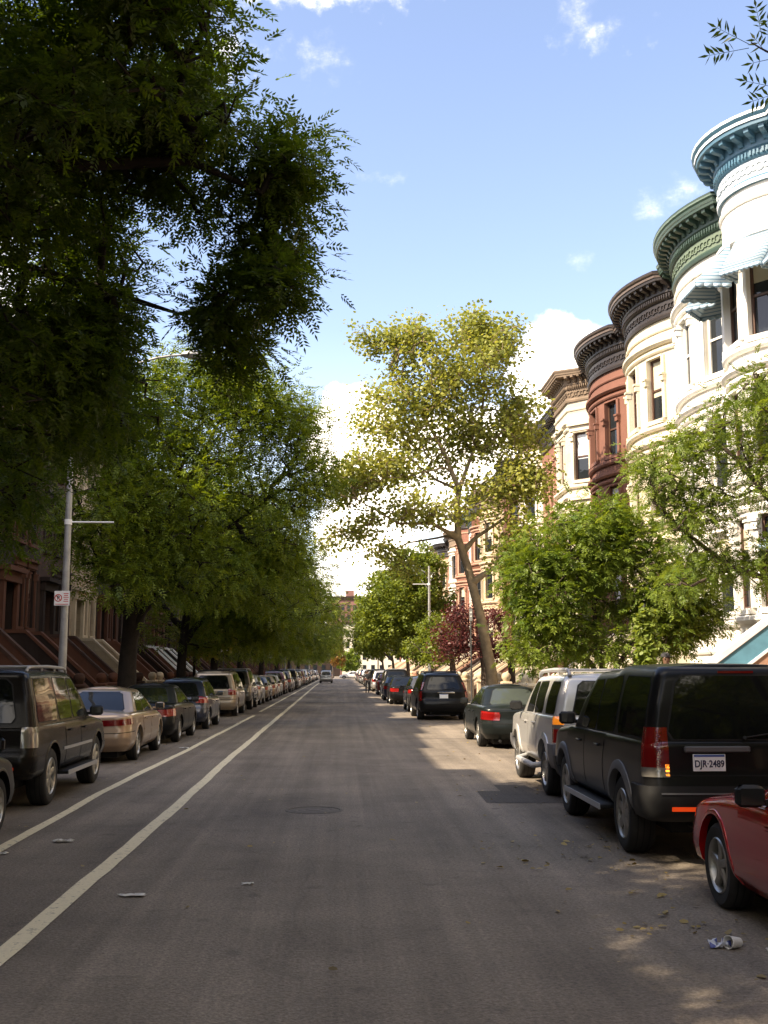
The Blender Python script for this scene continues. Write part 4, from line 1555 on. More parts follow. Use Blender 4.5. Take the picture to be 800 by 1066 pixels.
# the leaning plane tree
Yp = 41.0
b0 = at(514, 735, Yp)
b0 = Vector((b0.x, Yp, .14))
q = lambda px, py, dY=0: tuple(at(px, py, Yp + dY))
trk = [([tuple(b0), q(512, 700), q(500, 640), q(487, 590), q(477, 560)], [.25, .205, .175, .155, .14], None),
       ([q(477, 560), q(476, 530), q(478, 510), q(462, 470), q(440, 430), q(405, 385)], [.13, .11, .10, .08, .05, .02], 0),
       ([q(478, 510), q(500, 450, .5), q(505, 400, .7), q(490, 350, .6)], [.08, .06, .04, .02], 0),
       ([q(477, 560), q(450, 545, -.6), q(415, 545, -1), q(372, 520, -1.2)], [.09, .065, .045, .02], 0),
       ([q(484, 575), q(495, 560, .4), q(525, 540, .7), q(550, 500, .9)], [.10, .075, .05, .02], 0),
       ([q(477, 555), q(455, 560, 1), q(425, 565, 1.6), q(395, 580, 2)], [.06, .045, .03, .015], 0),
       ([q(500, 600), q(516, 590, -.4), q(520, 570, -.6), q(545, 560, -.8)], [.09, .06, .04, .02], 0),
       ([q(478, 510), q(455, 500, 1.2), q(430, 480, 1.8), q(385, 480, 2.2)], [.07, .05, .03, .015], 0)]
blp = [B(470, 385, Yp, 2.5, 2.4, 1.9, 230), B(388, 352, Yp, .9, 1.1, .55, 30), B(430, 350, Yp, 1.0, 1.3, .7, 44), B(520, 352, Yp, 1.1, 1.4, .95, 64), B(488, 338, Yp + .6, 1.1, 1.2, .6, 50),
       B(410, 430, Yp, 1.8, 1.9, 1.4, 120), B(525, 440, Yp + .5, 1.8, 1.9, 1.7, 150), B(465, 455, Yp + .8, 2.0, 2.0, 1.5, 110), B(395, 490, Yp - .3, 1.8, 1.9, .9, 110), B(358, 505, Yp - .6, .9, 1.2, .75, 46), B(545, 495, Yp, 1.2, 1.7, 1.2, 90),
       B(440, 530, Yp - .8, 2.2, 1.9, .55, 70), B(505, 515, Yp + .4, 1.3, 1.5, .9, 44), B(374, 545, Yp - 1, 1.0, 1.0, .4, 20), B(545, 550, Yp, 1.0, 1.3, .6, 30), B(530, 578, Yp + .3, 1.0, 1.2, .65, 28), B(425, 592, Yp + 1, .9, .9, .35, 12), B(355, 560, Yp - .8, .7, .8, .4, 14), B(400, 572, Yp + 1, 1.1, 1, .35, 16)]
tree('plane_tree', 'tall yellowing plane tree with leaning mottled trunk at centre right', b0, trk, blp, brd_leaf(LM['plane_tree'], 28, .66, .125), M['bark_plane'], 7, gap=(1.1, -.12), bias=.16, r_tip=.012, shell=.15)

# low fresh green tree on the right
Yg = 27.0
tree('young_tree', 'low bushy bright green tree behind the parked white vehicle', (6.3, Yg, .14),
     [([(6.6, Yg, .1), (6.5, Yg, 1.4), (6.3, Yg, 2.6), (6.2, Yg, 4.2)], [.10, .085, .07, .03], None), ([(6.5, Yg, 1.5), (5.6, Yg - .2, 2.6), (4.9, Yg - .3, 3.4)], [.06, .045, .02], 0), ([(6.5, Yg, 1.5), (7.4, Yg, 2.7), (8.1, Yg + .2, 3.4)], [.06, .045, .02], 0)],
     [B(600, 570, Yg, 1.45, 1.5, .95, 130), B(572, 620, Yg - .3, 1.0, 1.2, 1.15, 100), B(650, 600, Yg, 1.4, 1.4, 1.0, 120), B(700, 605, Yg + .3, 1.05, 1.1, 1.0, 100), B(722, 640, Yg + .5, .7, .9, .8, 60), B(545, 600, Yg - .3, .6, .9, .9, 50), B(660, 560, Yg, .9, 1.0, .6, 50), B(640, 660, Yg, 1.8, 1.2, .8, 110), B(560, 660, Yg - .4, .8, 1.0, .7, 56), B(620, 540, Yg, .8, 1.0, .6, 46), B(690, 650, Yg + .4, 1.0, 1.0, .7, 60)],
     cmp_leaf(LM['fresh'], 14, .36, 8, .22, .10, .04, .35), M['bark'], 51, gap=(.8, -.26), rmin=.004)

# branchy tree at the right edge, its trunk beyond the frame
Ya = 20.0
qa = lambda px, py, dY=0: tuple(at(px, py, Ya + dY))
tree('locust_tree', 'light green tree at the right edge reaching in before white houses', (9.0, Ya, .14),
     [([(8.9, Ya, .1), (8.8, Ya, 2.6), (8.7, Ya, 4.4)], [.16, .13, .11], None), ([(8.7, Ya, 3.2), qa(760, 590), qa(715, 555), qa(690, 530)], [.07, .05, .035, .02], 0), ([(8.7, Ya, 4.0), qa(770, 480), qa(735, 450), qa(700, 460)], [.07, .05, .03, .015], 0), ([(8.7, Ya, 4.4), qa(810, 430), qa(790, 400)], [.08, .05, .02], 0)],
     [B(780, 430, Ya, .75, .9, .6, 60), B(735, 465, Ya, .75, .9, .5, 56), B(690, 500, Ya, .65, .8, .42, 40), B(740, 520, Ya + .3, .8, .8, .42, 50), B(790, 500, Ya, .6, .9, .6, 46), B(780, 580, Ya, .55, .8, .55, 50), B(735, 590, Ya, .5, .7, .32, 26), B(662, 478, Ya, .3, .4, .2, 10), B(700, 610, Ya, .35, .5, .3, 14), B(800, 395, Ya, .5, .7, .35, 24), B(715, 540, Ya - .3, .5, .6, .28, 20), ((9.6, Ya, 6.4), (1.4, 1.6, 1.6), 110)],
     cmp_leaf(LM['fresh'], 12, .30, 10, .22, .065, .026, .35), M['bark'], 61, gap=(1.0, -.2), rmin=.0)

# twig hanging in at the upper right corner from a tree beside the camera
Yt = 6.4
qt = lambda px, py, dY=0: tuple(at(px, py, Yt + dY))
tree('ailanthus_tree', 'dark leafy twig hanging into the upper right corner of the sky', (6.6, 5.2, .14),
     [([(6.6, 5.2, .1), (6.5, 5.2, 3.0), (6.2, 5.3, 5.2)], [.15, .12, .09], None), ([(6.2, 5.3, 5.2), (4.6, 5.8, 6.2), qt(868, 70), qt(815, 62), qt(792, 50), qt(782, 44)], [.07, .045, .02, .009, .006, .004], 0), ([(4.6, 5.8, 6.2), qt(850, 120), qt(812, 98)], [.02, .008, .004], 0)],
     [((5.4, 5.6, 6.8), (1.3, 1.0, .8), 60), ((6.6, 6.2, 7.2), (1.4, 1.2, 1.0), 60), ((7.2, 4.2, 6.8), (1.4, 1.4, 1.0), 60), ((4.3, 2.2, 8.6), (2.2, 2.0, 1.1), 150)],  # last clump is unseen, added overhead to keep sky light off the near road
     cmp_leaf(LM['ash'], 9, .34, 14, .34, .085, .028, .35), M['bark'], 71, gap=(.9, -.3))


def twig_leaves():
    """the few compound leaves that show against the sky, added to that tree's crown"""
    rs = np.random.RandomState(3)
    root = [o for o in bpy.data.objects if o.name.startswith('ailanthus_tree')][0]
    cr = [o for o in KIDS[root.name] if o.name.startswith('crown')][0]
    base = np.array(root.location)
    V = []
    stems = [((782, 44), (752, 12), 6), ((782, 46), (740, 26), 6), ((780, 50), (736, 60), 6), ((795, 48), (796, 6), 8), ((806, 96), (772, 72), 4), ((806, 98), (778, 108), 4)]
    stems = [((794, 40), (787, 6), 5), ((780, 46), (745, 28), 6), ((780, 50), (737, 58), 6), ((797, 54), (786, 40), 3), ((800, 62), (782, 66), 2), ((812, 92), (775, 84), 4), ((812, 96), (782, 106), 4), ((800, 46), (800, 20), 5)]
    for (a, b, n) in stems:
        a3, b3 = np.array(at(a[0], a[1], Yt)), np.array(at(b[0], b[1], Yt + .05))
        d = b3 - a3
        L = np.linalg.norm(d)
        d /= L
        fwd = np.array(ray(b[0], b[1]).normalized())
        s = np.cross(d, fwd)
        s /= np.linalg.norm(s)
        for k in range(n):
            f = .3 + .7 * (k + .5) / n
            for sg in (1, -1):
                p = a3 + d * L * f
                ld = unit(d * .55 + s * sg * .8 + rs.normal(0, .16, 3))
                sd = unit(np.cross(ld, fwd + rs.normal(0, .5, 3)))
                ll, lw = .072 * (.8 + .4 * rs.rand()), .019 * (.8 + .5 * rs.rand())
                V += [p, p + ld * ll * .4 + sd * lw * .5, p + ld * ll, p + ld * ll * .4 - sd * lw * .5]
        p = b3 - d * .01
        V += [p, p + d * .03 + s * .009, p + d * .075, p + d * .03 - s * .009]
        # rachis: a thin three-sided stem as quads
        for r_ in (np.array([0, 0, .0022]), s * .0022):
            V += [a3 - r_, a3 + r_, b3 + r_ * .5, b3 - r_ * .5]
    V = np.array(V) - base
    me = cr.data
    old = np.zeros(len(me.vertices) * 3, np.float32)
    me.vertices.foreach_get('co', old)
    n0 = len(me.polygons)
    t0 = np.zeros(n0, np.float32)
    me.attributes['tint'].data.foreach_get('value', t0)
    cr.data = quads_to_mesh('crown', np.concatenate([old.reshape(-1, 3), V]), 4, LM['ash'], np.concatenate([t0, rs.rand(len(V) // 4) * .5]))
    bpy.data.meshes.remove(me)


twig_leaves()

TR = 'street trees along the right pavement'


def right_tree(Y, X, cx, cy, w_, h_, seed, mat, label, n=300, name='street_tree', size=.2):
    c = at(cx, cy, Y)
    rx, rz = w_ * Y / F_PX / 2, h_ * Y / F_PX / 2
    bl = [((c.x, Y, c.z), (rx * .9, rx * .9, rz * .85), n), ((c.x - rx * .45, Y, c.z - rz * .3), (rx * .55, rx * .6, rz * .5), n // 3), ((c.x + rx * .3, Y, c.z + rz * .5), (rx * .55, rx * .55, rz * .45), n // 3), ((c.x + rx * .5, Y, c.z - rz * .35), (rx * .5, rx * .5, rz * .5), n // 4)]
    t = [([(X, Y, .1), (X, Y, 1.8), (X - .1, Y, 2.8)], [.2, .16, .13], None), ([(X - .1, Y, 2.8), ((X + c.x) / 2, Y, c.z), (c.x, Y, c.z + rz * .6)], [.12, .07, .03], 0), ([(X - .1, Y, 2.6), (c.x - rx * .3, Y, c.z - rz * .4), (c.x - rx * .6, Y, c.z - rz * .1)], [.1, .06, .02], 0)]
    return tree(name, label, (X, Y, .14), t, bl, brd_leaf(LM[mat], 46, .5, size * .64), M['bark'], seed, gap=(.6, -.25), rmin=.012, group=TR if name == 'street_tree' else None)


right_tree(74, 6.0, 422, 625, 105, 125, 81, 'mid', 'rounded green tree left of the right lamp post', 340, size=.24)
right_tree(58, 5.9, 448, 668, 54, 56, 82, 'mid', 'small green tree below the right lamp post', 70, 'young_tree', .16)
right_tree(47.5, 6.2, 476, 660, 48, 66, 83, 'plum', 'purple leaved plum tree behind the leaning plane trunk', 46, 'plum_tree', .13)
right_tree(49, 7.6, 514, 660, 40, 66, 84, 'plum', 'smaller purple leaved tree right of the leaning plane trunk', 32, 'plum_tree', .13)
right_tree(98, 6.0, 405, 640, 80, 110, 85, 'mid', 'green tree further down the right pavement, half behind the rounded one', 220, size=.28)
right_tree(125, 6.0, 396, 650, 50, 80, 86, 'mid', 'distant green tree over the far right parked cars', 150, size=.32)
right_tree(150, 5.8, 390, 662, 40, 50, 87, 'ash2', 'farthest green tree near the end of the right row', 120, size=.34)
right_tree(232, -1.5, 352, 680, 14, 34, 88, 'rust', 'small orange brown tree at the far end of the road', 60, 'young_tree', .3)
right_tree(250, 2.5, 364, 688, 26, 26, 89, 'ash2', 'green tree at the very far end of the road', 90, 'young_tree', .35)
right_tree(250, -7, 324, 668, 34, 60, 90, 'ash2', 'dark green tree beyond the traffic light at far left', 110, 'young_tree', .35)

# vine-covered post
mb = MB()
Yv = 24.0
pv = at(673, 700, Yv)
root = empty('vine_post', (pv.x, Yv, .14))
rs = np.random.RandomState(9)
mb.tube([(0, 0, 0), (0, 0, 3.1)], .03, 8)
mb.build('post', M['pole_dark'], root)
zz = rs.rand(170) * 1.75 + 1.25
tips = np.stack([rs.normal(0, .07, 170), rs.normal(0, .07, 170), zz], 1)
extra = np.stack([rs.normal(-.25, .25, 60), rs.normal(0, .15, 60), rs.rand(60) * .5 + 1.1], 1)
tips = np.concatenate([tips, extra])
V, nv, tint = broad(tips, tips * 0, rs, 12, .13, .10, .6)
cr = bpy.data.objects.new('foliage', quads_to_mesh('foliage', V, nv, LM['vine'], tint))
COL.objects.link(cr)
cr.parent = root
tag(root, 'slim post wrapped in pale green vine in front of the bushy tree', 'vine')

# the same kind of trees continue unseen; added to darken what the cars reflect
for i_, (x_, y_, h_, sd_) in enumerate(((7.4, -1.5, 9.5, 95), (-6.9, -7, 11, 91), (4.6, -5.5, 9.5, 92), (-6.9, -20, 12, 93), (4.6, -15, 11, 94))):
    big_left(y_, x_, h_, 5.2, sd_, ['green tree on the right pavement level with the camera and outside the frame', 'broad green tree on the left pavement just behind the camera', 'green tree on the right pavement just behind the camera', 'second green tree behind the camera on the left pavement', 'second green tree behind the camera on the right pavement'][i_], 1.0, per=9, group='street trees behind the camera')

# ------------------------------------------------------------------ vehicles
def interp_list(lst):
    xs = [a for a, _ in lst]
    ys = [b for _, b in lst]
    # smooth (monotone-ish) interpolation by cosine-free cubic through densified linear + box blur
    X = np.linspace(xs[0], xs[-1], 400)
    Yv_ = np.interp(X, xs, ys)
    k = 13
    pad = np.concatenate([np.full(k, Yv_[0]) - (np.arange(k, 0, -1)) * (Yv_[1] - Yv_[0]), Yv_, np.full(k, Yv_[-1]) + np.arange(1, k + 1) * (Yv_[-1] - Yv_[-2])])
    ker = np.ones(2 * k + 1) / (2 * k + 1)
    sm_ = np.convolve(pad, ker, 'valid')
    return lambda y: np.interp(y, X, sm_)


class Surf:
    """body shell described by horizontal plan outlines at rising s (0 bottom .. 1 top)"""
    def __init__(self, rows, zlo, zhi, taper=.05, L=4.8, nside=30):
        self.rows = rows           # dict s -> w, yf, yr, rf, rr, bf, br
        self.ss = [r['s'] for r in rows]
        self.zlo, self.zhi, self.taper, self.L, self.ns = zlo, zhi, taper, L, nside

    def par(self, s):
        o = {}
        for k in ('w', 'yf', 'yr', 'rf', 'rr', 'bf', 'br'):
            o[k] = float(np.interp(s, self.ss, [r[k] for r in self.rows]))
        return o

    def half(self, s):
        q = self.par(s)
        w_, yf, yr, rf, rr, bf, br = (q[k] for k in ('w', 'yf', 'yr', 'rf', 'rr', 'bf', 'br'))
        pts = []
        rxf, rxr = min(w_ * .9, rf * 1.15), min(w_ * .9, rr * 1.15)
        xe = w_ - rxf
        for i in range(6):
            x = xe * i / 6
            pts.append((x, yf - bf * (x / w_) ** 2))
        ye = yf - bf * (xe / w_) ** 2
        for i in range(8):
            a = PI / 2 * (1 - i / 8)
            pts.append((xe + rxf * math.cos(a), ye - rf + rf * math.sin(a)))
        xr = w_ - rxr
        ye2 = yr + br * (xr / w_) ** 2
        ya, yb = ye - rf, ye2 + rr
        for i in range(self.ns + 1):
            pts.append((w_, ya + (yb - ya) * i / self.ns))
        for i in range(1, 9):
            a = PI / 2 * i / 8
            pts.append((xr + rxr * math.cos(a), yb - rr * math.sin(a)))
        for i in range(1, 7):
            x = xr * (1 - i / 6)
            pts.append((x, yr + br * (x / w_) ** 2))
        P = np.array(pts)
        ym = self.L / 2
        P[:, 0] *= 1 - self.taper * np.abs((P[:, 1] - ym) / ym) ** 3
        z0, z1 = self.zlo(P[:, 1]), self.zhi(P[:, 1])
        z = z0 + s * (z1 - z0)
        return np.column_stack([P, z])

    def side(self, y, s, sg):
        h = self.half(s)
        a, b = 6, 6 + 8 + self.ns + 8
        h = h[a:b + 1]
        yy = -h[:, 1]
        return np.array([sg * np.interp(-y, yy, h[:, 0]), y, np.interp(-y, yy, h[:, 2])])

    def rear(self, x, s):
        h = self.half(s)[6 + 8 + self.ns:]
        xx = h[::-1, 0]
        ax = abs(x)
        return np.array([x, np.interp(ax, xx, h[::-1, 1]), np.interp(ax, xx, h[::-1, 2])])

    def front(self, x, s):
        h = self.half(s)[:15]
        ax = abs(x)
        return np.array([x, np.interp(ax, h[:, 0], h[:, 1]), np.interp(ax, h[:, 0], h[:, 2])])

    def wrap(self, a, s, sg, end='rear'):
        """a: distance along the outline from the centre of the tail (or nose)"""
        h = self.half(s)
        if end == 'rear': h = h[::-1]
        d = np.concatenate([[0], np.cumsum(np.linalg.norm(np.diff(h[:, :2], axis=0), axis=1))])
        return np.array([sg * np.interp(a, d, h[:, 0]), np.interp(a, d, h[:, 1]), np.interp(a, d, h[:, 2])])

    def mesh_into(self, mb, svals, camber=.05, mi=0, cap_mi=None, M_=8, bottom=True):
        rings = []
        for s in svals:
            h = self.half(s)
            l = h[1:-1][::-1].copy()
            l[:, 0] *= -1
            rings.append(np.concatenate([h, l]))
        n = len(rings[0])
        nh = len(self.half(0))
        V = [tuple(p) for r in rings for p in r]
        Fc = []
        for k in range(len(rings) - 1):
            for i in range(n):
                Fc.append((k * n + i, k * n + n + i, k * n + n + (i + 1) % n, k * n + (i + 1) % n))
        base_top = (len(rings) - 1) * n

        def lid(b0, cam_, flip):
            h = rings[b0 // n]
            rows = []
            for i in range(nh):
                if i in (0, nh - 1):
                    rows.append([b0 + i])
                    continue
                row = [b0 + i]
                x, y, z = h[i]
                wmax = max(h[:nh, 0])
                for j in range(1, M_):
                    f = 1 - 2 * j / M_
                    V.append((x * f, y, z + cam_ * (1 - f * f) * (x / wmax) ** .8))
                    row.append(len(V) - 1)
                row.append(b0 + n - i)
                rows.append(row)
            for r0, r1 in zip(rows, rows[1:]):
                if len(r0) == 1:
                    for j in range(len(r1) - 1):
                        Fc.append((r0[0], r1[j], r1[j + 1]) if not flip else (r0[0], r1[j + 1], r1[j]))
                elif len(r1) == 1:
                    for j in range(len(r0) - 1):
                        Fc.append((r0[j], r1[0], r0[j + 1]) if not flip else (r0[j], r0[j + 1], r1[0]))
                else:
                    for j in range(len(r0) - 1):
                        q_ = (r0[j], r1[j], r1[j + 1], r0[j + 1])
                        Fc.append(q_ if not flip else q_[::-1])
        lid(base_top, camber, True)
        if bottom: lid(0, 0, False)
        mb.add(V, Fc, mi, True)


def fillet(s1, ri, n=5):
    return [(s1 + (1 - s1) * math.sin(PI / 2 * k / n), ri * (1 - math.cos(PI / 2 * k / n))) for k in range(1, n + 1)]


def rows_with_fillet(rows, ri, s1=.88):
    """rows end at s=1; rebuild the top band as a rounded edge"""
    base = [dict(r) for r in rows]
    ss = [r['s'] for r in base]

    def lerp(s):
        return {k: float(np.interp(s, ss, [r[k] for r in base])) for k in base[0]}
    out = [r for r in base if r['s'] < s1] + [lerp(s1)]
    for s, ins in fillet(s1, ri):
        r = lerp(s)
        r['s'] = s
        r['w'] -= ins
        r['yf'] -= ins * 1.3
        r['yr'] += ins * 1.3
        out.append(r)
    return out


def patch(mb, fn, nu, nv, off, ctr, mi=0, skirt=.012, smooth=True):
    """fn(u,v) on the body; lifted off along the outward normal, with edges turned back in"""
    us = np.linspace(0, 1, nu + 1)
    vs = np.linspace(0, 1, nv + 1)
    P = np.array([[fn(u, v) for u in us] for v in vs])
    du = np.gradient(P, axis=1)
    dv = np.gradient(P, axis=0)
    n = np.cross(du, dv)
    ln = np.linalg.norm(n, axis=2, keepdims=True)
    n = n / np.maximum(ln, 1e-9)
    c = np.array(ctr)
    sg = np.sign((n * (P - c)).sum(2, keepdims=True).mean())
    n *= sg
    Q = P + n * off
    mb.grid(Q, mi, smooth, flip=sg < 0)
    if skirt > 0:
        edge = [(0, j) for j in range(nu + 1)] + [(i, nu) for i in range(1, nv + 1)] + [(nv, j) for j in range(nu - 1, -1, -1)] + [(i, 0) for i in range(nv - 1, 0, -1)]
        top = [Q[i, j] for i, j in edge]
        bot = [Q[i, j] - n[i, j] * skirt for i, j in edge]
        k = len(edge)
        mb.add(top + bot, [((i + 1) % k, i, k + i, k + (i + 1) % k) if sg > 0 else (i, (i + 1) % k, k + (i + 1) % k, k + i) for i in range(k)], mi, False)


def rounded(v, r):
    """edge inset at v for a rounded-corner outline"""
    d = min(v, 1 - v)
    if d >= r: return 0.0
    return 1 - math.sqrt(max(0, 1 - (1 - d / r) ** 2))


def text_mesh(body, size, mat, name, parent, loc, rot, extrude=.001, sx=1.0):
    cu = bpy.data.curves.new(name, 'FONT')
    cu.body = body
    cu.size = size
    cu.align_x, cu.align_y = 'CENTER', 'CENTER'
    cu.extrude = extrude
    cu.offset = size * .022
    tmp = bpy.data.objects.new(name, cu)
    COL.objects.link(tmp)
    dg = bpy.context.evaluated_depsgraph_get()
    me = bpy.data.meshes.new_from_object(tmp.evaluated_get(dg))
    bpy.data.objects.remove(tmp)
    me.materials.clear()
    me.materials.append(mat)
    o = bpy.data.objects.new(name, me)
    COL.objects.link(o)
    o.location, o.rotation_euler = loc, rot
    o.scale = (sx, 1, 1)
    o.parent = parent
    KIDS.setdefault(parent.name, []).append(o)
    return o


PAINT = {}


def P_(key, col, metal=0.0, rough=.28, flake=.3):
    if key not in PAINT: PAINT[key] = paint('paint_' + key, col, metal, rough, flake)
    return PAINT[key]


def wheel(parent, x, y, rt, wd, sg, spokes, rim_m, style=0):
    mb = MB()
    rr = rt * (.66 if style != 2 else .60)
    prof = [(rr * .97, -wd / 2 + .01), (rr + .012, -wd / 2), (rt * .90, -wd / 2 - .004), (rt * .965, -wd / 2 + .014), (rt, -wd * .36), (rt, wd * .36), (rt * .965, wd / 2 - .014), (rt * .90, wd / 2 + .004), (rr + .012, wd / 2), (rr * .97, wd / 2 - .01)]
    mb.lathe(prof, (0, 0, 0), 40, 'x')
    for gx in (-.25, 0, .25):
        mb.lathe([(rt + .001, gx * wd - .006), (rt + .001, gx * wd + .006)], (0, 0, 0), 40, 'x', 1)
    ty = mb.build('wheel', [M['rubber'], M['dark']], parent, loc=(x, y, rt))
    rb = MB()
    o = sg * wd / 2
    i_ = lambda d: o - sg * d
    rb.lathe([(rr, i_(.006)), (rr * .96, i_(-.004)), (rr * .90, i_(.012)), (rr * .88, i_(.12)), (rr * .3, i_(.13))], (0, 0, 0), 36, 'x', 0)
    rb.lathe([(rr * .74, i_(.105)), (rr * .2, i_(.105))], (0, 0, 0), 28, 'x', 2)
    rb.lathe([(rr * .86, i_(.12)), (0.001, i_(.12))], (0, 0, 0), 28, 'x', 1)
    rb.lathe([(rr * .25, i_(.05)), (rr * .22, i_(.012)), (rr * .12, i_(.006)), (.001, i_(.004))], (0, 0, 0), 20, 'x', 0)
    for k in range(spokes):
        a = 2 * PI * k / spokes + .3
        ca, sa = math.cos(a), math.sin(a)
        tw = PI * rr / spokes
        w0, w1 = (rr * .16, tw * .52) if style == 0 else (rr * .17, tw * .40)
        if style == 1: w0, w1 = rr * .17, rr * .13
        V = []
        for (r_, w_, d) in ((rr * .15, w0, .012), (rr * .55, (w0 * .62 + w1 * .38), .022), (rr * .93, w1, .012)):
            for (t, dd) in ((-w_, d + .012), (-w_ * .7, d), (w_ * .7, d), (w_, d + .012), (w_ * .8, d + .045), (-w_ * .8, d + .045)):
                V.append((i_(dd), ca * r_ - sa * t, sa * r_ + ca * t))
        fc = []
        for q in range(2):
            for j in range(6):
                fc.append((q * 6 + j, q * 6 + (j + 1) % 6, q * 6 + 6 + (j + 1) % 6, q * 6 + 6 + j))
        rb.add(V, fc, 0, False)
    rb.build('rim', [rim_m, M['dark'], M['disc']], ty)
    return ty


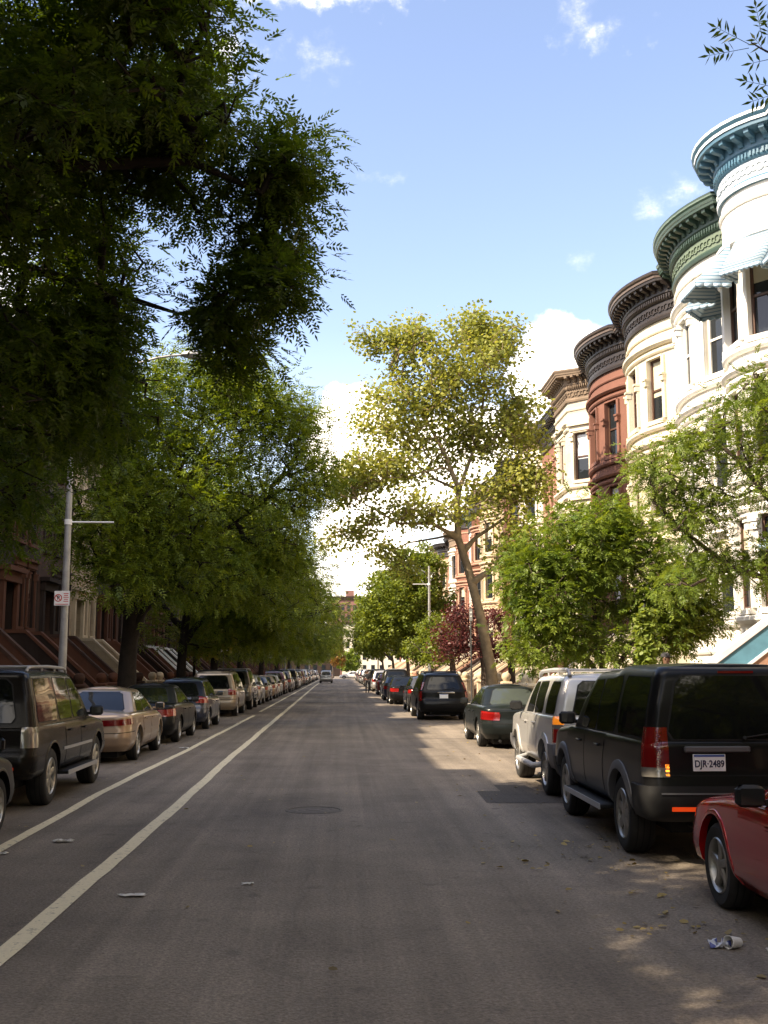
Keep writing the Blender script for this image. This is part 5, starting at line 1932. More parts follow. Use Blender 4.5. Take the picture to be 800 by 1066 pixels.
KINDS = dict(
    boxy_suv=dict(L=4.85, wb=2.885, oh=1.02, hw=.945, rt=.375, tw=.245, zlo=.40, belt=[(0, 1.16), (1.6, 1.145), (3.3, 1.13), (3.6, 1.12), (4.5, 1.04), (4.85, .95)],
                  low=[(0, .84, 4.70, .14), (.12, .915, 4.82, .03), (.30, .94, 4.85, .0), (.46, .945, 4.85, .02), (.62, .945, 4.83, .045), (.9, .93, 4.78, .05), (1, .92, 4.72, .055)], rf=.30, rr=.13, bf=.12, br=.03,
                  gh=[(0, .905, 3.62, .07), (1, .735, 2.80, .19)], roof=[(0, 1.825), (1.55, 1.84), (1.75, 1.80), (2.8, 1.77), (3.6, 1.74)], grf=.14, grr=.09, gfil=.06, camber=.03,
                  doors=[(1.72, 2.62, .14), (2.65, 3.62, .0)], wins=[(.22, 1.22, .10, .0), (1.34, 2.16, .0, .0), (2.20, 2.98, .0, .36)], winz=(.06, .86), rearwin=(.05, .88, .70), taper=.035, spokes=7, wstyle=0, flare='grey_plastic'),
    square_suv=dict(L=4.53, wb=2.65, oh=1.0, hw=.885, rt=.37, tw=.25, zlo=.42, belt=[(0, 1.17), (1.6, 1.15), (3.0, 1.13), (3.3, 1.12), (4.2, 1.05), (4.53, .95)],
                    low=[(0, .80, 4.40, .10), (.12, .86, 4.5, .02), (.28, .885, 4.53, .0), (.42, .885, 4.52, .02), (.5, .88, 4.50, .10), (.9, .87, 4.48, .11), (1, .86, 4.42, .12)], rf=.26, rr=.12, bf=.10, br=.03,
                    gh=[(0, .845, 3.35, .13), (1, .67, 2.55, .26)], roof=[(0, 1.715), (1.4, 1.72), (2.6, 1.69), (3.3, 1.65)], grf=.12, grr=.10, gfil=.06, camber=.03,
                    doors=[(1.62, 2.40, .14), (2.43, 3.32, .0)], wins=[(.36, 1.06, .06, .02), (1.30, 2.0, .0, .0), (2.06, 2.76, .0, .34)], winz=(.08, .84), rearwin=(.08, .86, .60), taper=.03, spokes=6, wstyle=0, flare='paint'),
    road_suv=dict(L=4.86, wb=2.89, oh=1.02, hw=.93, rt=.375, tw=.245, zlo=.40, belt=[(0, 1.10), (1.6, 1.09), (3.3, 1.08), (3.6, 1.07), (4.5, .98), (4.86, .86)],
                  low=[(0, .83, 4.70, .12), (.12, .90, 4.82, .03), (.30, .925, 4.86, .0), (.44, .93, 4.86, .02), (.6, .93, 4.83, .06), (.9, .91, 4.78, .07), (1, .90, 4.72, .08)], rf=.34, rr=.16, bf=.12, br=.05,
                  gh=[(0, .885, 3.68, .09), (1, .70, 2.75, .30)], roof=[(0, 1.77), (1.6, 1.79), (2.8, 1.76), (3.6, 1.72)], grf=.14, grr=.12, gfil=.07, camber=.03,
                  doors=[(1.72, 2.62, .14), (2.65, 3.66, .0)], wins=[(.34, 1.36, .14, .0), (1.46, 2.22, .0, .0), (2.28, 3.06, .0, .42)], winz=(.08, .86), rearwin=(.08, .86, .64), taper=.05, spokes=7, wstyle=0, flare=None),
    crossover=dict(L=4.95, wb=2.957, oh=.98, hw=.92, rt=.36, tw=.24, zlo=.30, belt=[(0, 1.08), (1.6, 1.05), (3.4, 1.02), (3.8, 1.00), (4.6, .86), (4.95, .74)],
                   low=[(0, .82, 4.78, .12), (.15, .90, 4.9, .02), (.34, .92, 4.95, .0), (.5, .92, 4.95, .03), (.62, .915, 4.92, .07), (.9, .90, 4.86, .08), (1, .88, 4.78, .10)], rf=.42, rr=.22, bf=.14, br=.07,
                   gh=[(0, .865, 3.85, .10), (1, .65, 2.75, .50)], roof=[(0, 1.60), (.9, 1.66), (2.0, 1.70), (3.8, 1.64)], grf=.18, grr=.16, gfil=.09, camber=.04,
                   doors=[(1.66, 2.62, .18), (2.65, 3.70, .0)], wins=[(.42, 1.36, .26, .0), (1.46, 2.3, .0, .0), (2.36, 3.2, .0, .5)], winz=(.07, .84), rearwin=(.08, .84, .62), taper=.06, spokes=6, wstyle=0, flare=None),
    minivan=dict(L=5.0, wb=2.95, oh=1.0, hw=.945, rt=.335, tw=.215, zlo=.27, belt=[(0, 1.06), (1.6, 1.05), (3.6, 1.02), (4.1, .99), (4.7, .80), (5.0, .66)],
                 low=[(0, .84, 4.85, .12), (.15, .92, 4.96, .02), (.34, .94, 5.0, .0), (.5, .945, 5.0, .03), (.62, .94, 4.95, .07), (.9, .925, 4.9, .08), (1, .90, 4.82, .10)], rf=.45, rr=.20, bf=.16, br=.06,
                 gh=[(0, .885, 4.25, .11), (1, .70, 2.85, .34)], roof=[(0, 1.66), (.8, 1.72), (2.2, 1.75), (4, 1.66)], grf=.2, grr=.14, gfil=.09, camber=.04,
                 doors=[(1.7, 2.74, .2), (2.77, 3.9, .0)], wins=[(.34, 1.5, .14, .0), (1.58, 2.66, .0, .0), (2.72, 3.7, .0, .7)], winz=(.08, .84), rearwin=(.08, .82, .66), taper=.06, spokes=9, wstyle=1, flare=None),
    sedan=dict(L=4.75, wb=2.715, oh=1.06, hw=.885, rt=.315, tw=.20, zlo=.22, belt=[(0, .90), (.12, .955), (.9, .97), (1.3, .965), (3.3, .93), (3.65, .90), (4.3, .78), (4.6, .66), (4.75, .58)],
               low=[(0, .77, 4.62, .14), (.16, .86, 4.72, .03), (.36, .885, 4.75, .0), (.52, .885, 4.75, .02), (.66, .88, 4.72, .05), (.9, .865, 4.66, .05), (1, .84, 4.6, .07)], rf=.42, rr=.26, bf=.16, br=.10,
               gh=[(0, .80, 3.62, .62), (1, .56, 2.50, 1.46)], roof=[(0, 1.36), (1.6, 1.405), (2.5, 1.41), (3.6, 1.36)], grf=.2, grr=.2, gfil=.09, camber=.05,
               doors=[(1.52, 2.38, .22), (2.41, 3.5, .0)], wins=[(1.14, 2.0, .40, .0), (2.06, 2.96, .0, .52)], winz=(.09, .84), rearwin=(.10, .88, .60), taper=.07, spokes=7, wstyle=1, flare=None),
    hatchback=dict(L=4.3, wb=2.6, oh=.78, hw=.875, rt=.31, tw=.20, zlo=.24, belt=[(0, 1.0), (1.0, 1.0), (3.0, .95), (3.4, .92), (4.0, .78), (4.3, .62)],
                   low=[(0, .77, 4.18, .12), (.16, .85, 4.27, .02), (.36, .875, 4.3, .0), (.52, .875, 4.3, .03), (.66, .87, 4.27, .07), (.9, .855, 4.2, .07), (1, .83, 4.15, .09)], rf=.40, rr=.24, bf=.16, br=.09,
                   gh=[(0, .80, 3.5, .10), (1, .58, 2.35, .62)], roof=[(0, 1.45), (1.2, 1.51), (2.2, 1.53), (3.5, 1.46)], grf=.2, grr=.16, gfil=.09, camber=.05,
                   doors=[(1.25, 2.10, .16), (2.13, 3.15, .0)], wins=[(.42, 1.0, .22, .0), (1.08, 1.82, .0, .0), (1.88, 2.76, .0, .55)], winz=(.08, .84), rearwin=(.09, .84, .58), taper=.07, spokes=6, wstyle=0, flare=None),
)


def lamp_sets(kind, s_low, s_up):
    pass


def build_car(name, kind, paint_m, opts=None):
    k = dict(KINDS[kind])
    o = opts or {}
    k.update(o)
    L, wb, oh, hw, rt, tw = (k[q] for q in ('L', 'wb', 'oh', 'hw', 'rt', 'tw'))
    root = empty(name, (0, 0, 0))
    belt = interp_list(k['belt'])
    zlo = lambda y: np.full_like(np.asarray(y, float), k['zlo']) if hasattr(y, '__len__') else k['zlo']
    low_rows = [dict(s=s, w=w_, yf=yf, yr=yr, rf=k['rf'], rr=k['rr'], bf=k['bf'], br=k['br']) for (s, w_, yf, yr) in k['low']]
    S = Surf(rows_with_fillet(low_rows, .05, .90), zlo, belt, k['taper'], L)
    roof = interp_list(k['roof'])
    gz0 = lambda y: belt(y) - .035
    gh_rows = [dict(s=s, w=w_, yf=yf, yr=yr, rf=k['grf'], rr=k['grr'], bf=.22 if s == 0 else .14, br=k['br'] * 1.1) for (s, w_, yf, yr) in k['gh']]
    # gentle tumblehome curve
    a, b = gh_rows[0], gh_rows[-1]
    mid = {q: a[q] * .5 + b[q] * .5 for q in a}
    mid['s'] = .5
    mid['w'] += .018
    mid['yf'] += .03
    mid['yr'] -= .02
    G = Surf(rows_with_fillet([a, mid, b], k['gfil'], .86), gz0, roof, .02, L)
    ctr = (0, L / 2, .8)
    yw = [oh, oh + wb]
    ra = rt + k.get('arch', .065)

    # ---- shell with wheel arches cut in
    mb = MB()
    S.mesh_into(mb, [0, .04, .08, .12, .17, .22, .28, .34, .40, .46, .52, .58, .64, .70, .76, .82, .87, .90] + [s for s, _ in fillet(.90, 1)], camber=k.get('hood_camber', .045))
    me = mb.mesh('body', [paint_m, M['dark']])
    bo = bpy.data.objects.new('body', me)
    COL.objects.link(bo)
    cb = MB()
    for y in yw:
        for sg in (-1, 1):
            pr = [(.001, 0), (ra, 0), (ra, .75), (.001, .75)]
            x0 = sg * (hw - .36)
            V, Fc = [], []
            nn = 40
            for xx in (x0, sg * (hw + .4)):
                for i in range(nn):
                    an = 2 * PI * i / nn
                    V.append((xx, y + ra * math.cos(an), rt + .01 + ra * math.sin(an)))
            for i in range(nn):
                Fc.append((i, (i + 1) % nn, nn + (i + 1) % nn, nn + i) if sg > 0 else (i, nn + i, nn + (i + 1) % nn, (i + 1) % nn))
            Fc.append(tuple(range(nn - 1, -1, -1)) if sg > 0 else tuple(range(nn)))
            Fc.append(tuple(range(nn, 2 * nn)) if sg > 0 else tuple(range(2 * nn - 1, nn - 1, -1)))
            cb.add(V, Fc)
    co = bpy.data.objects.new('cut', cb.mesh('cut', M['dark']))
    COL.objects.link(co)
    for ob in (bo, co):
        bm_ = bmesh.new()
        bm_.from_mesh(ob.data)
        bmesh.ops.recalc_face_normals(bm_, faces=bm_.faces)
        bm_.to_mesh(ob.data)
        bm_.free()
    md = bo.modifiers.new('arches', 'BOOLEAN')
    md.object, md.operation, md.solver = co, 'DIFFERENCE', 'EXACT'
    dg = bpy.context.evaluated_depsgraph_get()
    me2 = bpy.data.meshes.new_from_object(bo.evaluated_get(dg))
    bpy.data.objects.remove(bo)
    bpy.data.objects.remove(co)
    mb = MB()
    V = [tuple(v.co) for v in me2.vertices]
    Fc, mi = [], []
    for p in me2.polygons:
        Fc.append(list(p.vertices))
        c = p.center
        d = min(math.hypot(c.y - y, c.z - rt - .01) for y in yw)
        mi.append(1 if (d < ra + .003 and abs(c.x) > hw - .40) or c.z < k['zlo'] + .002 else 0)
    mb.add(V, Fc, 0, True)
    mb.m = mi
    bpy.data.meshes.remove(me2)
    G.mesh_into(mb, [0, .1, .2, .3, .4, .5, .6, .7, .8, .86] + [s for s, _ in fillet(.86, 1)], camber=k['camber'], bottom=False)
    # chassis
    mb.box((0, L / 2, k['zlo'] - .04), (hw * 1.3, L * .86, .16), 1)
    for y in yw: mb.tube([(-hw + .2, y, rt), (hw - .2, y, rt)], .05, 8, 1)
    mb.tube([(-.45, .05, k['zlo'] - .04), (-.45, .6, k['zlo'] - .03)], .03, 8, 1)
    body = mb.build('body', [paint_m, M['dark']], root, sharp=32)
    rounded_r = .16

    # ---- wheels, arch lips
    for y in yw:
        for sg in (-1, 1):
            xs = abs(S.side(y, .3, 1)[0])
            wheel(root, sg * (xs - tw / 2 - .02), y, rt, tw, sg, k['spokes'], k.get('rim_m', M['alloy']), k['wstyle'])
    fl = k.get('flare')
    for y in yw:
        for sg in (-1, 1):
            g = []
            rin, rout, ofs = (ra - .012, ra + .075, .026) if fl else (ra - .006, ra + .03, .008)
            a0 = math.asin(max(-1, min(1, (k['zlo'] - rt + .02) / ra)))
            for i in range(25):
                an = a0 + (PI - 2 * a0) * i / 24
                row = []
                for (rr_, of) in ((rin, -.05), (rin, ofs), ((rin * .4 + rout * .6), ofs * 1.05), (rout, ofs * .4), (rout + .004, -.01)):
                    yy, zz = y + rr_ * math.cos(an), rt + .01 + rr_ * math.sin(an)
                    zb = float(belt(yy))
                    s = min(.93, max(.0, (zz - k['zlo']) / (zb - k['zlo'])))
                    x = abs(S.side(min(L - .02, max(.02, yy)), s, 1)[0])
                    row.append((sg * (x + of), yy, zz))
                g.append(row)
            mf = MB()
            mf.grid(g, 0, True, flip=sg < 0)
            mf.build('fender_flare' if fl else 'arch_lip', paint_m if (fl == 'paint' or not fl) else M[fl], root, sharp=50)

    # ---- doors with shut lines and handles
    slo, shi = k.get('door_s', (.10, .965))

    def arch_y(s, yc, y):
        z = k['zlo'] + s * (float(belt(y)) - k['zlo'])
        d = z - rt - .01
        r_ = ra + .05
        return math.sqrt(r_ * r_ - d * d) if abs(d) < r_ else 0
    for di, (y0, y1, cut) in enumerate(k['doors']):
        for sg in (-1, 1):
            def yr_(v, pad):
                s = slo + (shi - slo) * v
                a_, b_ = y0, y1
                if di == 0:
                    h = arch_y(s, yw[0], y0)
                    a_ = max(y0 - cut * max(0, (v - .55)) * 1.2, yw[0] + h) if h > 0 else y0 - cut * max(0, (v - .55)) * 1.2
                h2 = arch_y(s, yw[1], y1)
                if h2 > 0: b_ = min(b_, yw[1] - h2)
                return a_ - pad, b_ + pad
            dm = MB()

            def fdoor(u, v, pad=0.0):
                vv = v
                ya, yb = yr_(vv, pad)
                s = slo + (shi - slo) * vv + (pad * 1.0 if v > .5 else -pad) / .7
                return S.side(ya + (yb - ya) * u, min(.985, s), sg)
            patch(dm, lambda u, v: fdoor(u, v, .007), 10, 10, .0016, ctr, 1, 0)
            patch(dm, lambda u, v: fdoor(u, v, .0), 10, 10, .0042, ctr, 0, .004)
            do = dm.build('door', [paint_m, M['dark']], root, sharp=60)
            hm = MB()
            yh = (y0 + .13) if di == 0 else (y0 + .13)
            c = S.side(yh + .08, .80, sg)
            hm.box((c[0] + sg * .028, c[1], c[2]), (.022, .20, .028), 0, bev=.008)
            hm.box((c[0] + sg * .01, c[1] - .07, c[2]), (.03, .03, .024), 0)
            hm.box((c[0] + sg * .01, c[1] + .07, c[2]), (.03, .03, .024), 0)
            hm.build('door_handle', k.get('handle_m', paint_m), do)
    # body-side moulding
    if k.get('mould'):
        for sg in (-1, 1):
            mm = MB()
            ss_ = k.get('mould_s', .48)
            patch(mm, lambda u, v: S.side(yw[0] + ra + .1 + (wb - 2 * ra - .2) * u, ss_ + .055 * v, sg), 12, 2, .013, ctr, 0, .016)
            mm.build('side_moulding', k['mould'], root)

    # ---- glass
    w0, w1 = k['winz']
    for (y0, y1, ca, cb_) in k['wins']:
        for sg in (-1, 1):
            wm_ = MB()

            def fw(u, v, g_=0.0):
                s = w0 - g_ + (w1 - w0 + 2 * g_) * v
                ins = rounded(v, .16) * .05
                ya = y0 + ca * v + ins - g_
                yb = y1 - cb_ * v - ins + g_
                return G.side(ya + (yb - ya) * u, s, sg)
            patch(wm_, lambda u, v: fw(u, v, .016), 6, 8, .0018, ctr, 1, .004)
            patch(wm_, fw, 6, 8, .0045, ctr, 0, .004)
            wm_.build('side_window', [k.get('glass', M['glass']), M['black_plastic']], root)
    r0, r1, rw = k['rearwin']
    gw0, gw1 = k['gh'][0][1], k['gh'][1][1]

    def frw(u, v, g_=0.0):
        s = r0 - g_ + (r1 - r0 + 2 * g_) * v
        hw_ = rw * (1 - v * (1 - gw1 / gw0)) - rounded(v, .14) * .06 + g_
        return G.rear((2 * u - 1) * hw_, s)
    rm = MB()
    patch(rm, lambda u, v: frw(u, v, .018), 12, 8, .0018, ctr, 1, .004)
    patch(rm, frw, 12, 8, .0045, ctr, 0, .004)
    rwo = rm.build('rear_window', [k.get('rear_glass', k.get('glass', M['glass'])), M['black_plastic']], root)

    def ffw(u, v):
        s = .08 + .80 * v
        hw_ = (gw0 - .12) * (1 - v * (1 - gw1 / gw0)) - rounded(v, .12) * .05
        return G.front((2 * u - 1) * hw_, s)
    fm = MB()
    patch(fm, ffw, 12, 8, .0045, ctr, 0, .006)
    fm.build('windscreen', M['glass'], root)

    # ---- bumpers
    if k.get('bumper'):
        for end in ('rear', 'front'):
            bm_ = MB()
            s0, s1 = k.get('bump_s', (.03, .44))

            def fb(u, v, end=end):
                aw = hw * .98 + k.get('bump_wrap', .42)
                a_ = (2 * u - 1) * aw
                return S.wrap(abs(a_), s0 + (s1 - s0) * v, 1 if a_ >= 0 else -1, end)
            patch(bm_, fb, 36, 6, k.get('bump_off', .03), ctr, 0, .05)
            bm_.build('bumper', k['bumper'], root)
    elif k.get('bump_line', True):
        bm_ = MB()

        def fb(u, v):
            aw = hw + .35
            a_ = (2 * u - 1) * aw
            return S.wrap(abs(a_), .50 + .018 * v, 1 if a_ >= 0 else -1, 'rear')
        patch(bm_, fb, 36, 1, .004, ctr, 0, .006)
        bm_.build('bumper_seam', M['dark'], root)

    # ---- lamps: (surface, wrap range at bottom, at top, s0, s1, material)
    for (items) in k.get('lamps', []):
        for sg in (-1, 1):
            lm = MB()
            mats = []
            for (sf, b0_, b1_, t0_, t1_, s0, s1, m_) in items:
                X = S if sf == 'S' else G

                def fl_(u, v):
                    p0, p1 = b0_ + (t0_ - b0_) * v, b1_ + (t1_ - b1_) * v
                    return X.wrap(p0 + (p1 - p0) * u, s0 + (s1 - s0) * v, sg)
                if m_ not in mats: mats.append(m_)
                patch(lm, fl_, 8, 6, .014, ctr, mats.index(m_), .02)
            lm.build('tail_lamp', mats, root)
    for sg in (-1, 1):      # head lamps
        lm = MB()

        def fh(u, v):
            return S.wrap(hw * .55 + .42 * u, .62 + .2 * v, sg, 'front')
        patch(lm, fh, 6, 4, .008, ctr, 0, .012)
        lm.build('headlight', M['lamp_clear'], root)

    # ---- plate
    px, ps = k.get('plate', (0, .70))
    c = S.rear(px, ps)
    pm = MB()
    pm.box((c[0], c[1] - .012, c[2]), (.305, .012, .155), 0, bev=.004)
    pm.box((c[0], c[1] - .0195, c[2] + .064), (.285, .003, .020), 1)
    po = pm.build('number_plate', [M['plate'], M['plate_blue']], root)
    if k.get('plate_text'):
        text_mesh(k['plate_text'], .088, M['ink'], 'plate_lettering', po, (c[0], c[1] - .0205, c[2] - .012), (PI / 2, 0, 0), .0012, .82)

    # ---- mirrors
    ym, zm = k.get('mirror', (k['doors'][1][1] - .22, float(belt(k['doors'][1][1])) + .10))
    for sg in (-1, 1):
        c = G.side(ym, .06, sg)
        mm = MB()
        mm.box((c[0] + sg * .14, ym + .02, zm), (.20, .10, .15), 0, bev=.03)
        mm.box((c[0] + sg * .03, ym + .03, zm - .045), (.10, .05, .04), 0)
        mm.add([(c[0] + sg * .06, ym - .032, zm - .055), (c[0] + sg * .22, ym - .032, zm - .055), (c[0] + sg * .22, ym - .032, zm + .055), (c[0] + sg * .06, ym - .032, zm + .055)], [(0, 1, 2, 3)], 1)
        mm.build('wing_mirror', [k.get('mirror_m', paint_m), M['mirror_glass']], root)

    # ---- rails, running boards
    if k.get('rack'):
        y0, y1, h, m_, xr = k['rack']
        for sg in (-1, 1):
            rk = MB()
            x = sg * xr
            zr = lambda y: float(roof(y)) - .005
            rk.tube([(x, y0, zr(y0)), (x, y0 + .07, zr(y0) + h * .8), (x, y0 + .2, zr(y0 + .2) + h), (x, (y0 + y1) / 2, zr((y0 + y1) / 2) + h), (x, y1 - .25, zr(y1 - .25) + h), (x, y1 - .05, zr(y1) + h * .7), (x, y1, zr(y1))], k.get('rack_r', .022), 8)
            for y in (y0 + (y1 - y0) * .35, y0 + (y1 - y0) * .68):
                rk.tube([(x, y, zr(y)), (x, y, zr(y) + h)], .018, 6)
            rk.build('roof_rail', m_, root)
        for y in (y0 + .22, y0 + (y1 - y0) * .5, y1 - .3):
            rk = MB()
            rk.tube([(-xr, y, float(roof(y)) + h - .005), (xr, y, float(roof(y)) + h - .005)], .016, 8)
            rk.build('cross_bar', m_, root)
    if k.get('board'):
        for sg in (-1, 1):
            rb = MB()
            y0, y1 = yw[0] + ra + .06, yw[1] - ra - .06
            if k['board'] == 'tube':
                rb.tube([(sg * (hw - .10), y0, k['zlo'] - .02), (sg * (hw + .05), y0 + .12, k['zlo'] - .05), (sg * (hw + .06), y1 - .12, k['zlo'] - .05), (sg * (hw - .10), y1, k['zlo'] - .02)], .045, 10)
                rb.build('running_board', M['silver_plastic'], root)
            else:
                rb.box((sg * (hw - .02), (y0 + y1) / 2, k['zlo'] - .02), (.20, y1 - y0, .05), 1, bev=.012)
                rb.box((sg * (hw + .085), (y0 + y1) / 2, k['zlo'] - .02), (.012, y1 - y0, .058), 0)
                for y in (y0 + .2, y1 - .2): rb.box((sg * (hw - .2), y, k['zlo'] - .01), (.3, .05, .04), 1)
                rb.build('running_board', [M['silver_plastic'], M['black_plastic']], root)
    if k.get('reflectors'):
        for sg in (-1, 1):
            a_, s_ = k['reflectors']
            rm = MB()
            patch(rm, lambda u, v: S.wrap(a_ + .24 * u, s_ + .05 * v, sg), 6, 1, .040, ctr, 0, .02)
            rm.build('reflector', M['reflector'], root)
    if k.get('bumper') and kind in ('boxy_suv', 'square_suv'):
        st = MB()
        s1_ = k.get('bump_s', (.03, .44))[1]
        patch(st, lambda u, v: S.rear((2 * u - 1) * hw * .84, s1_ - .10 + .02 * v), 20, 1, k.get('bump_off', .03) + .012, ctr, 0, .03)  # ridge in lighter grey stands in for the light line reflected along the bumper
        tb = S.rear(0, .12)
        st.box((tb[0], tb[1] - .03, tb[2] - .02), (.24, .05, .07), 1, bev=.01)
        st.build('bumper_shine_ridge', [M['grey_plastic'], M['dark']], root)
        hl = MB()
        a_ = G.rear(0, .93)
        hl.box((a_[0], a_[1] - .005, a_[2]), (.34, .02, .022), 0)
        hl.build('brake_light', M['lamp_red'], root)
    # tailgate shut line, trim bar above the plate
    if k.get('gate'):
        tg = MB()
        g0 = k['gate']
        patch(tg, lambda u, v: S.rear((2 * u - 1) * hw * .80, g0 + .012 * v), 16, 1, .003, ctr, 1, .004)
        c = S.rear(px, ps + .16)
        tg.box((c[0] + .08, c[1] - .012, c[2]), (.62, .035, .06), 0, bev=.012)
        wp = G.rear(.05, r0 + .05)
        tg.build('tailgate_trim', [k.get('gate_m', paint_m), M['dark']], root)
    if kind in ('boxy_suv', 'square_suv', 'road_suv', 'crossover', 'minivan', 'hatchback'):
        wp = MB()
        a_, b_ = G.rear(.02, r0 + .02), G.rear(.40, r0 + .10)
        wp.tube([(a_[0], a_[1] - .02, a_[2]), (b_[0], b_[1] - .016, b_[2])], .008, 6)
        wp.tube([(a_[0], a_[1] + .02, a_[2] - .02), (a_[0], a_[1] - .025, a_[2])], .018, 8)
        wp.build('wiper', M['black_plastic'], root)
    else:
        an = MB()
        z_ = float(roof(2.4))
    return root


def place(root, x_out, y_rear, side, kind, label, cat, group, rz=0.0):
    """x_out: the flank nearest the road's middle"""
    hw = KINDS[kind]['hw']
    root.location = (x_out + hw if side > 0 else x_out - hw, y_rear, 0)
    root.rotation_euler = (0, 0, rz)
    tag(root, label, cat, group)
    return root


c_black = P_('black', (.007, .007, .0075), 0, .3, .03)
c_black2 = P_('brown_black', (.010, .008, .0065), .0, .25, .05)
c_silverwhite = P_('pale_silver', (.58, .565, .53), .35, .32, .25)
c_green = P_('dark_green', (.008, .011, .0105), .1, .28, .3)
c_tan = P_('champagne', (.40, .28, .185), .5, .32, .2)
c_red = P_('red', (.46, .008, .010), .35, .26, .04)
c_grey = P_('dark_grey', (.075, .072, .068), .4, .3, .3)
c_tan2 = P_('warm_tan', (.33, .265, .195), .5, .32, .25)
c_white = P_('white', (.68, .66, .62), .0, .3, .25)
c_silver = P_('silver', (.42, .41, .40), .6, .3, .2)
c_blue = P_('dark_blue', (.018, .024, .045), .3, .28, .3)
c_maroon = P_('maroon', (.10, .014, .014), .3, .28, .3)
c_bronze = P_('bronze', (.16, .125, .09), .4, .3, .3)
GLC, GRC = 'cars parked along the left kerb', 'cars parked along the right kerb'

LR_, LB_, LA_, LC_ = M['lamp_red'], M['lamp_bright'], M['lamp_amber'], M['lamp_clear']
# lamp items: (surface, outline distance from tail centre: bottom inner, bottom outer, top inner, top outer, s0, s1, material)
o_boxy = dict(bumper=M['black_plastic'], bump_s=(.05, .44), bump_off=.035, bump_wrap=.36, plate=(-.33, .72), plate_text='DJR\u00b72489', gate=.56, gate_m=M['grey_plastic'], board='flat', reflectors=(.46, .16),
              mirror_m=M['black_plastic'], lamps=[[('S', .70, .985, .70, .975, .545, .66, LC_), ('S', .70, .975, .70, .97, .66, .99, LR_), ('S', .70, .735, .70, .735, .56, .70, M['lamp_lit']), ('G', .70, .97, .70, .955, -.02, .20, LR_)]])
car_lr = build_car('parked_car', 'boxy_suv', c_black, o_boxy)
place(car_lr, 2.80, 10.22, 1, 'boxy_suv', 'black boxy four wheel drive with tall red tail lamps and grey wheel arches', 'car', GRC, R(-.4))
for lamp_ in [c for c in KIDS[car_lr.name] if c.name.startswith('tail_lamp')]:
    c0 = np.mean([v.co[:] for v in lamp_.data.vertices], axis=0)
    rb_ = MB()
    for z_ in (.955, 1.045, 1.135, 1.215):
        for r0_, r1_ in ((.030, .036), (.012, .018)):
            ymin = min(v.co.y for v in lamp_.data.vertices)
            rb_.lathe([(r0_, -.004), ((r0_ + r1_) / 2, -.009), (r1_, -.004)], (math.copysign(.80, c0[0]), ymin + .004, z_), 20, 'y')
    ro_ = rb_.build('lamp_ring', M['lamp_bright'], lamp_)
o_x = dict(bumper=M['grey_plastic'], bump_s=(.03, .46), bump_off=.035, bump_wrap=.40, plate=(.1, .70), rack=(.30, 2.75, .085, M['silver_plastic'], .60), rack_r=.03, board='tube', mirror_m=M['black_plastic'], gate=.52,
           lamps=[[('S', .73, .955, .73, .955, .50, .75, LB_), ('S', .73, .955, .73, .955, .75, .83, LC_), ('S', .73, .955, .73, .95, .83, .97, LA_)]])
car_x = build_car('parked_car', 'square_suv', c_silverwhite, o_x)
place(car_x, 2.95, 15.25, 1, 'square_suv', 'pale silver off roader with roof rack and orange red tail lamps', 'car', GRC, R(-.6))
o_acc = dict(plate=(0, .60), mould=c_green, lamps=[[('S', .46, 1.02, .44, 1.06, .60, .80, LR_), ('S', .46, 1.0, .46, 1.02, .80, .86, LB_)]], spokes=10, glass=M['glass'], rear_glass=M['glass_light'])
car_a = build_car('parked_car', 'sedan', c_green, o_acc)
place(car_a, 3.22, 25.35, 1, 'sedan', 'dark green saloon with red tail lamps parked ahead of the silver off roader', 'car', GRC, R(-.4))
o_srx = dict(plate=(0, .72), gate=.60, gate_m=M['chrome'], rack=(.8, 2.7, .045, M['black_plastic'], .60), lamps=[[('S', .80, .955, .78, .94, .50, .985, LR_), ('G', .785, .93, .66, .80, .06, .52, LR_)]])
car_s = build_car('parked_car', 'crossover', c_black, o_srx)
place(car_s, 2.78, 39.6, 1, 'crossover', 'black crossover with tall thin red tail lamps before the leaning plane tree', 'car', GRC, R(.6))
o_red = dict(gh=[(0, .80, 3.40, .62), (1, .56, 2.35, 1.46)], doors=[(1.52, 2.30, .22), (2.33, 3.22, .0)], wins=[(1.14, 1.96, .40, .0), (2.02, 2.80, .0, .52)], mirror=(2.78, .94), belt=[(0, .84), (.12, .90), (.9, .90), (1.3, .89), (3.2, .87), (3.6, .85), (4.2, .775), (4.6, .65), (4.75, .55)], spokes=5, wstyle=1, mirror_m=M['black_plastic'], hood_camber=.07, lamps=[[('S', .46, 1.02, .44, 1.06, .60, .82, LR_)]], rt=.315)
car_r = build_car('parked_car', 'sedan', c_red, o_red)
place(car_r, 2.86, 8.62 - 1.06 - 2.715, 1, 'sedan', 'glossy red car at the lower right edge with five spoke wheel', 'car', GRC, R(0))

# left kerb
o_suv = dict(plate=(0, .70), gate=.56, rack=(.5, 2.7, .06, M['silver_plastic'], .64), board='flat', mould=M['silver_plastic'], mould_s=.42, reflectors=(.42, .20), mirror_m=M['black_plastic'], handle_m=c_black2, bump_s=(.03, .42), bumper=c_black2, bump_off=.02,
             lamps=[[('S', .72, .97, .72, .96, .58, .95, LC_)]], spokes=7)
car_l1 = build_car('parked_car', 'road_suv', c_black2, o_suv)
place(car_l1, -3.86, 14.35, -1, 'road_suv', 'dark brown black vehicle with clear tail lamps and silver side strip', 'car', GLC, R(.6))
o_tan = dict(plate=(0, .60), mould=c_tan, lamps=[[('S', .24, 1.02, .24, 1.02, .70, .86, LR_)]], spokes=7, wstyle=1)
car_l2 = build_car('parked_car', 'sedan', c_tan, o_tan)
place(car_l2, -4.03, 21.75, -1, 'sedan', 'champagne saloon with wide red tail lamps on the left', 'car', GLC, R(.5))
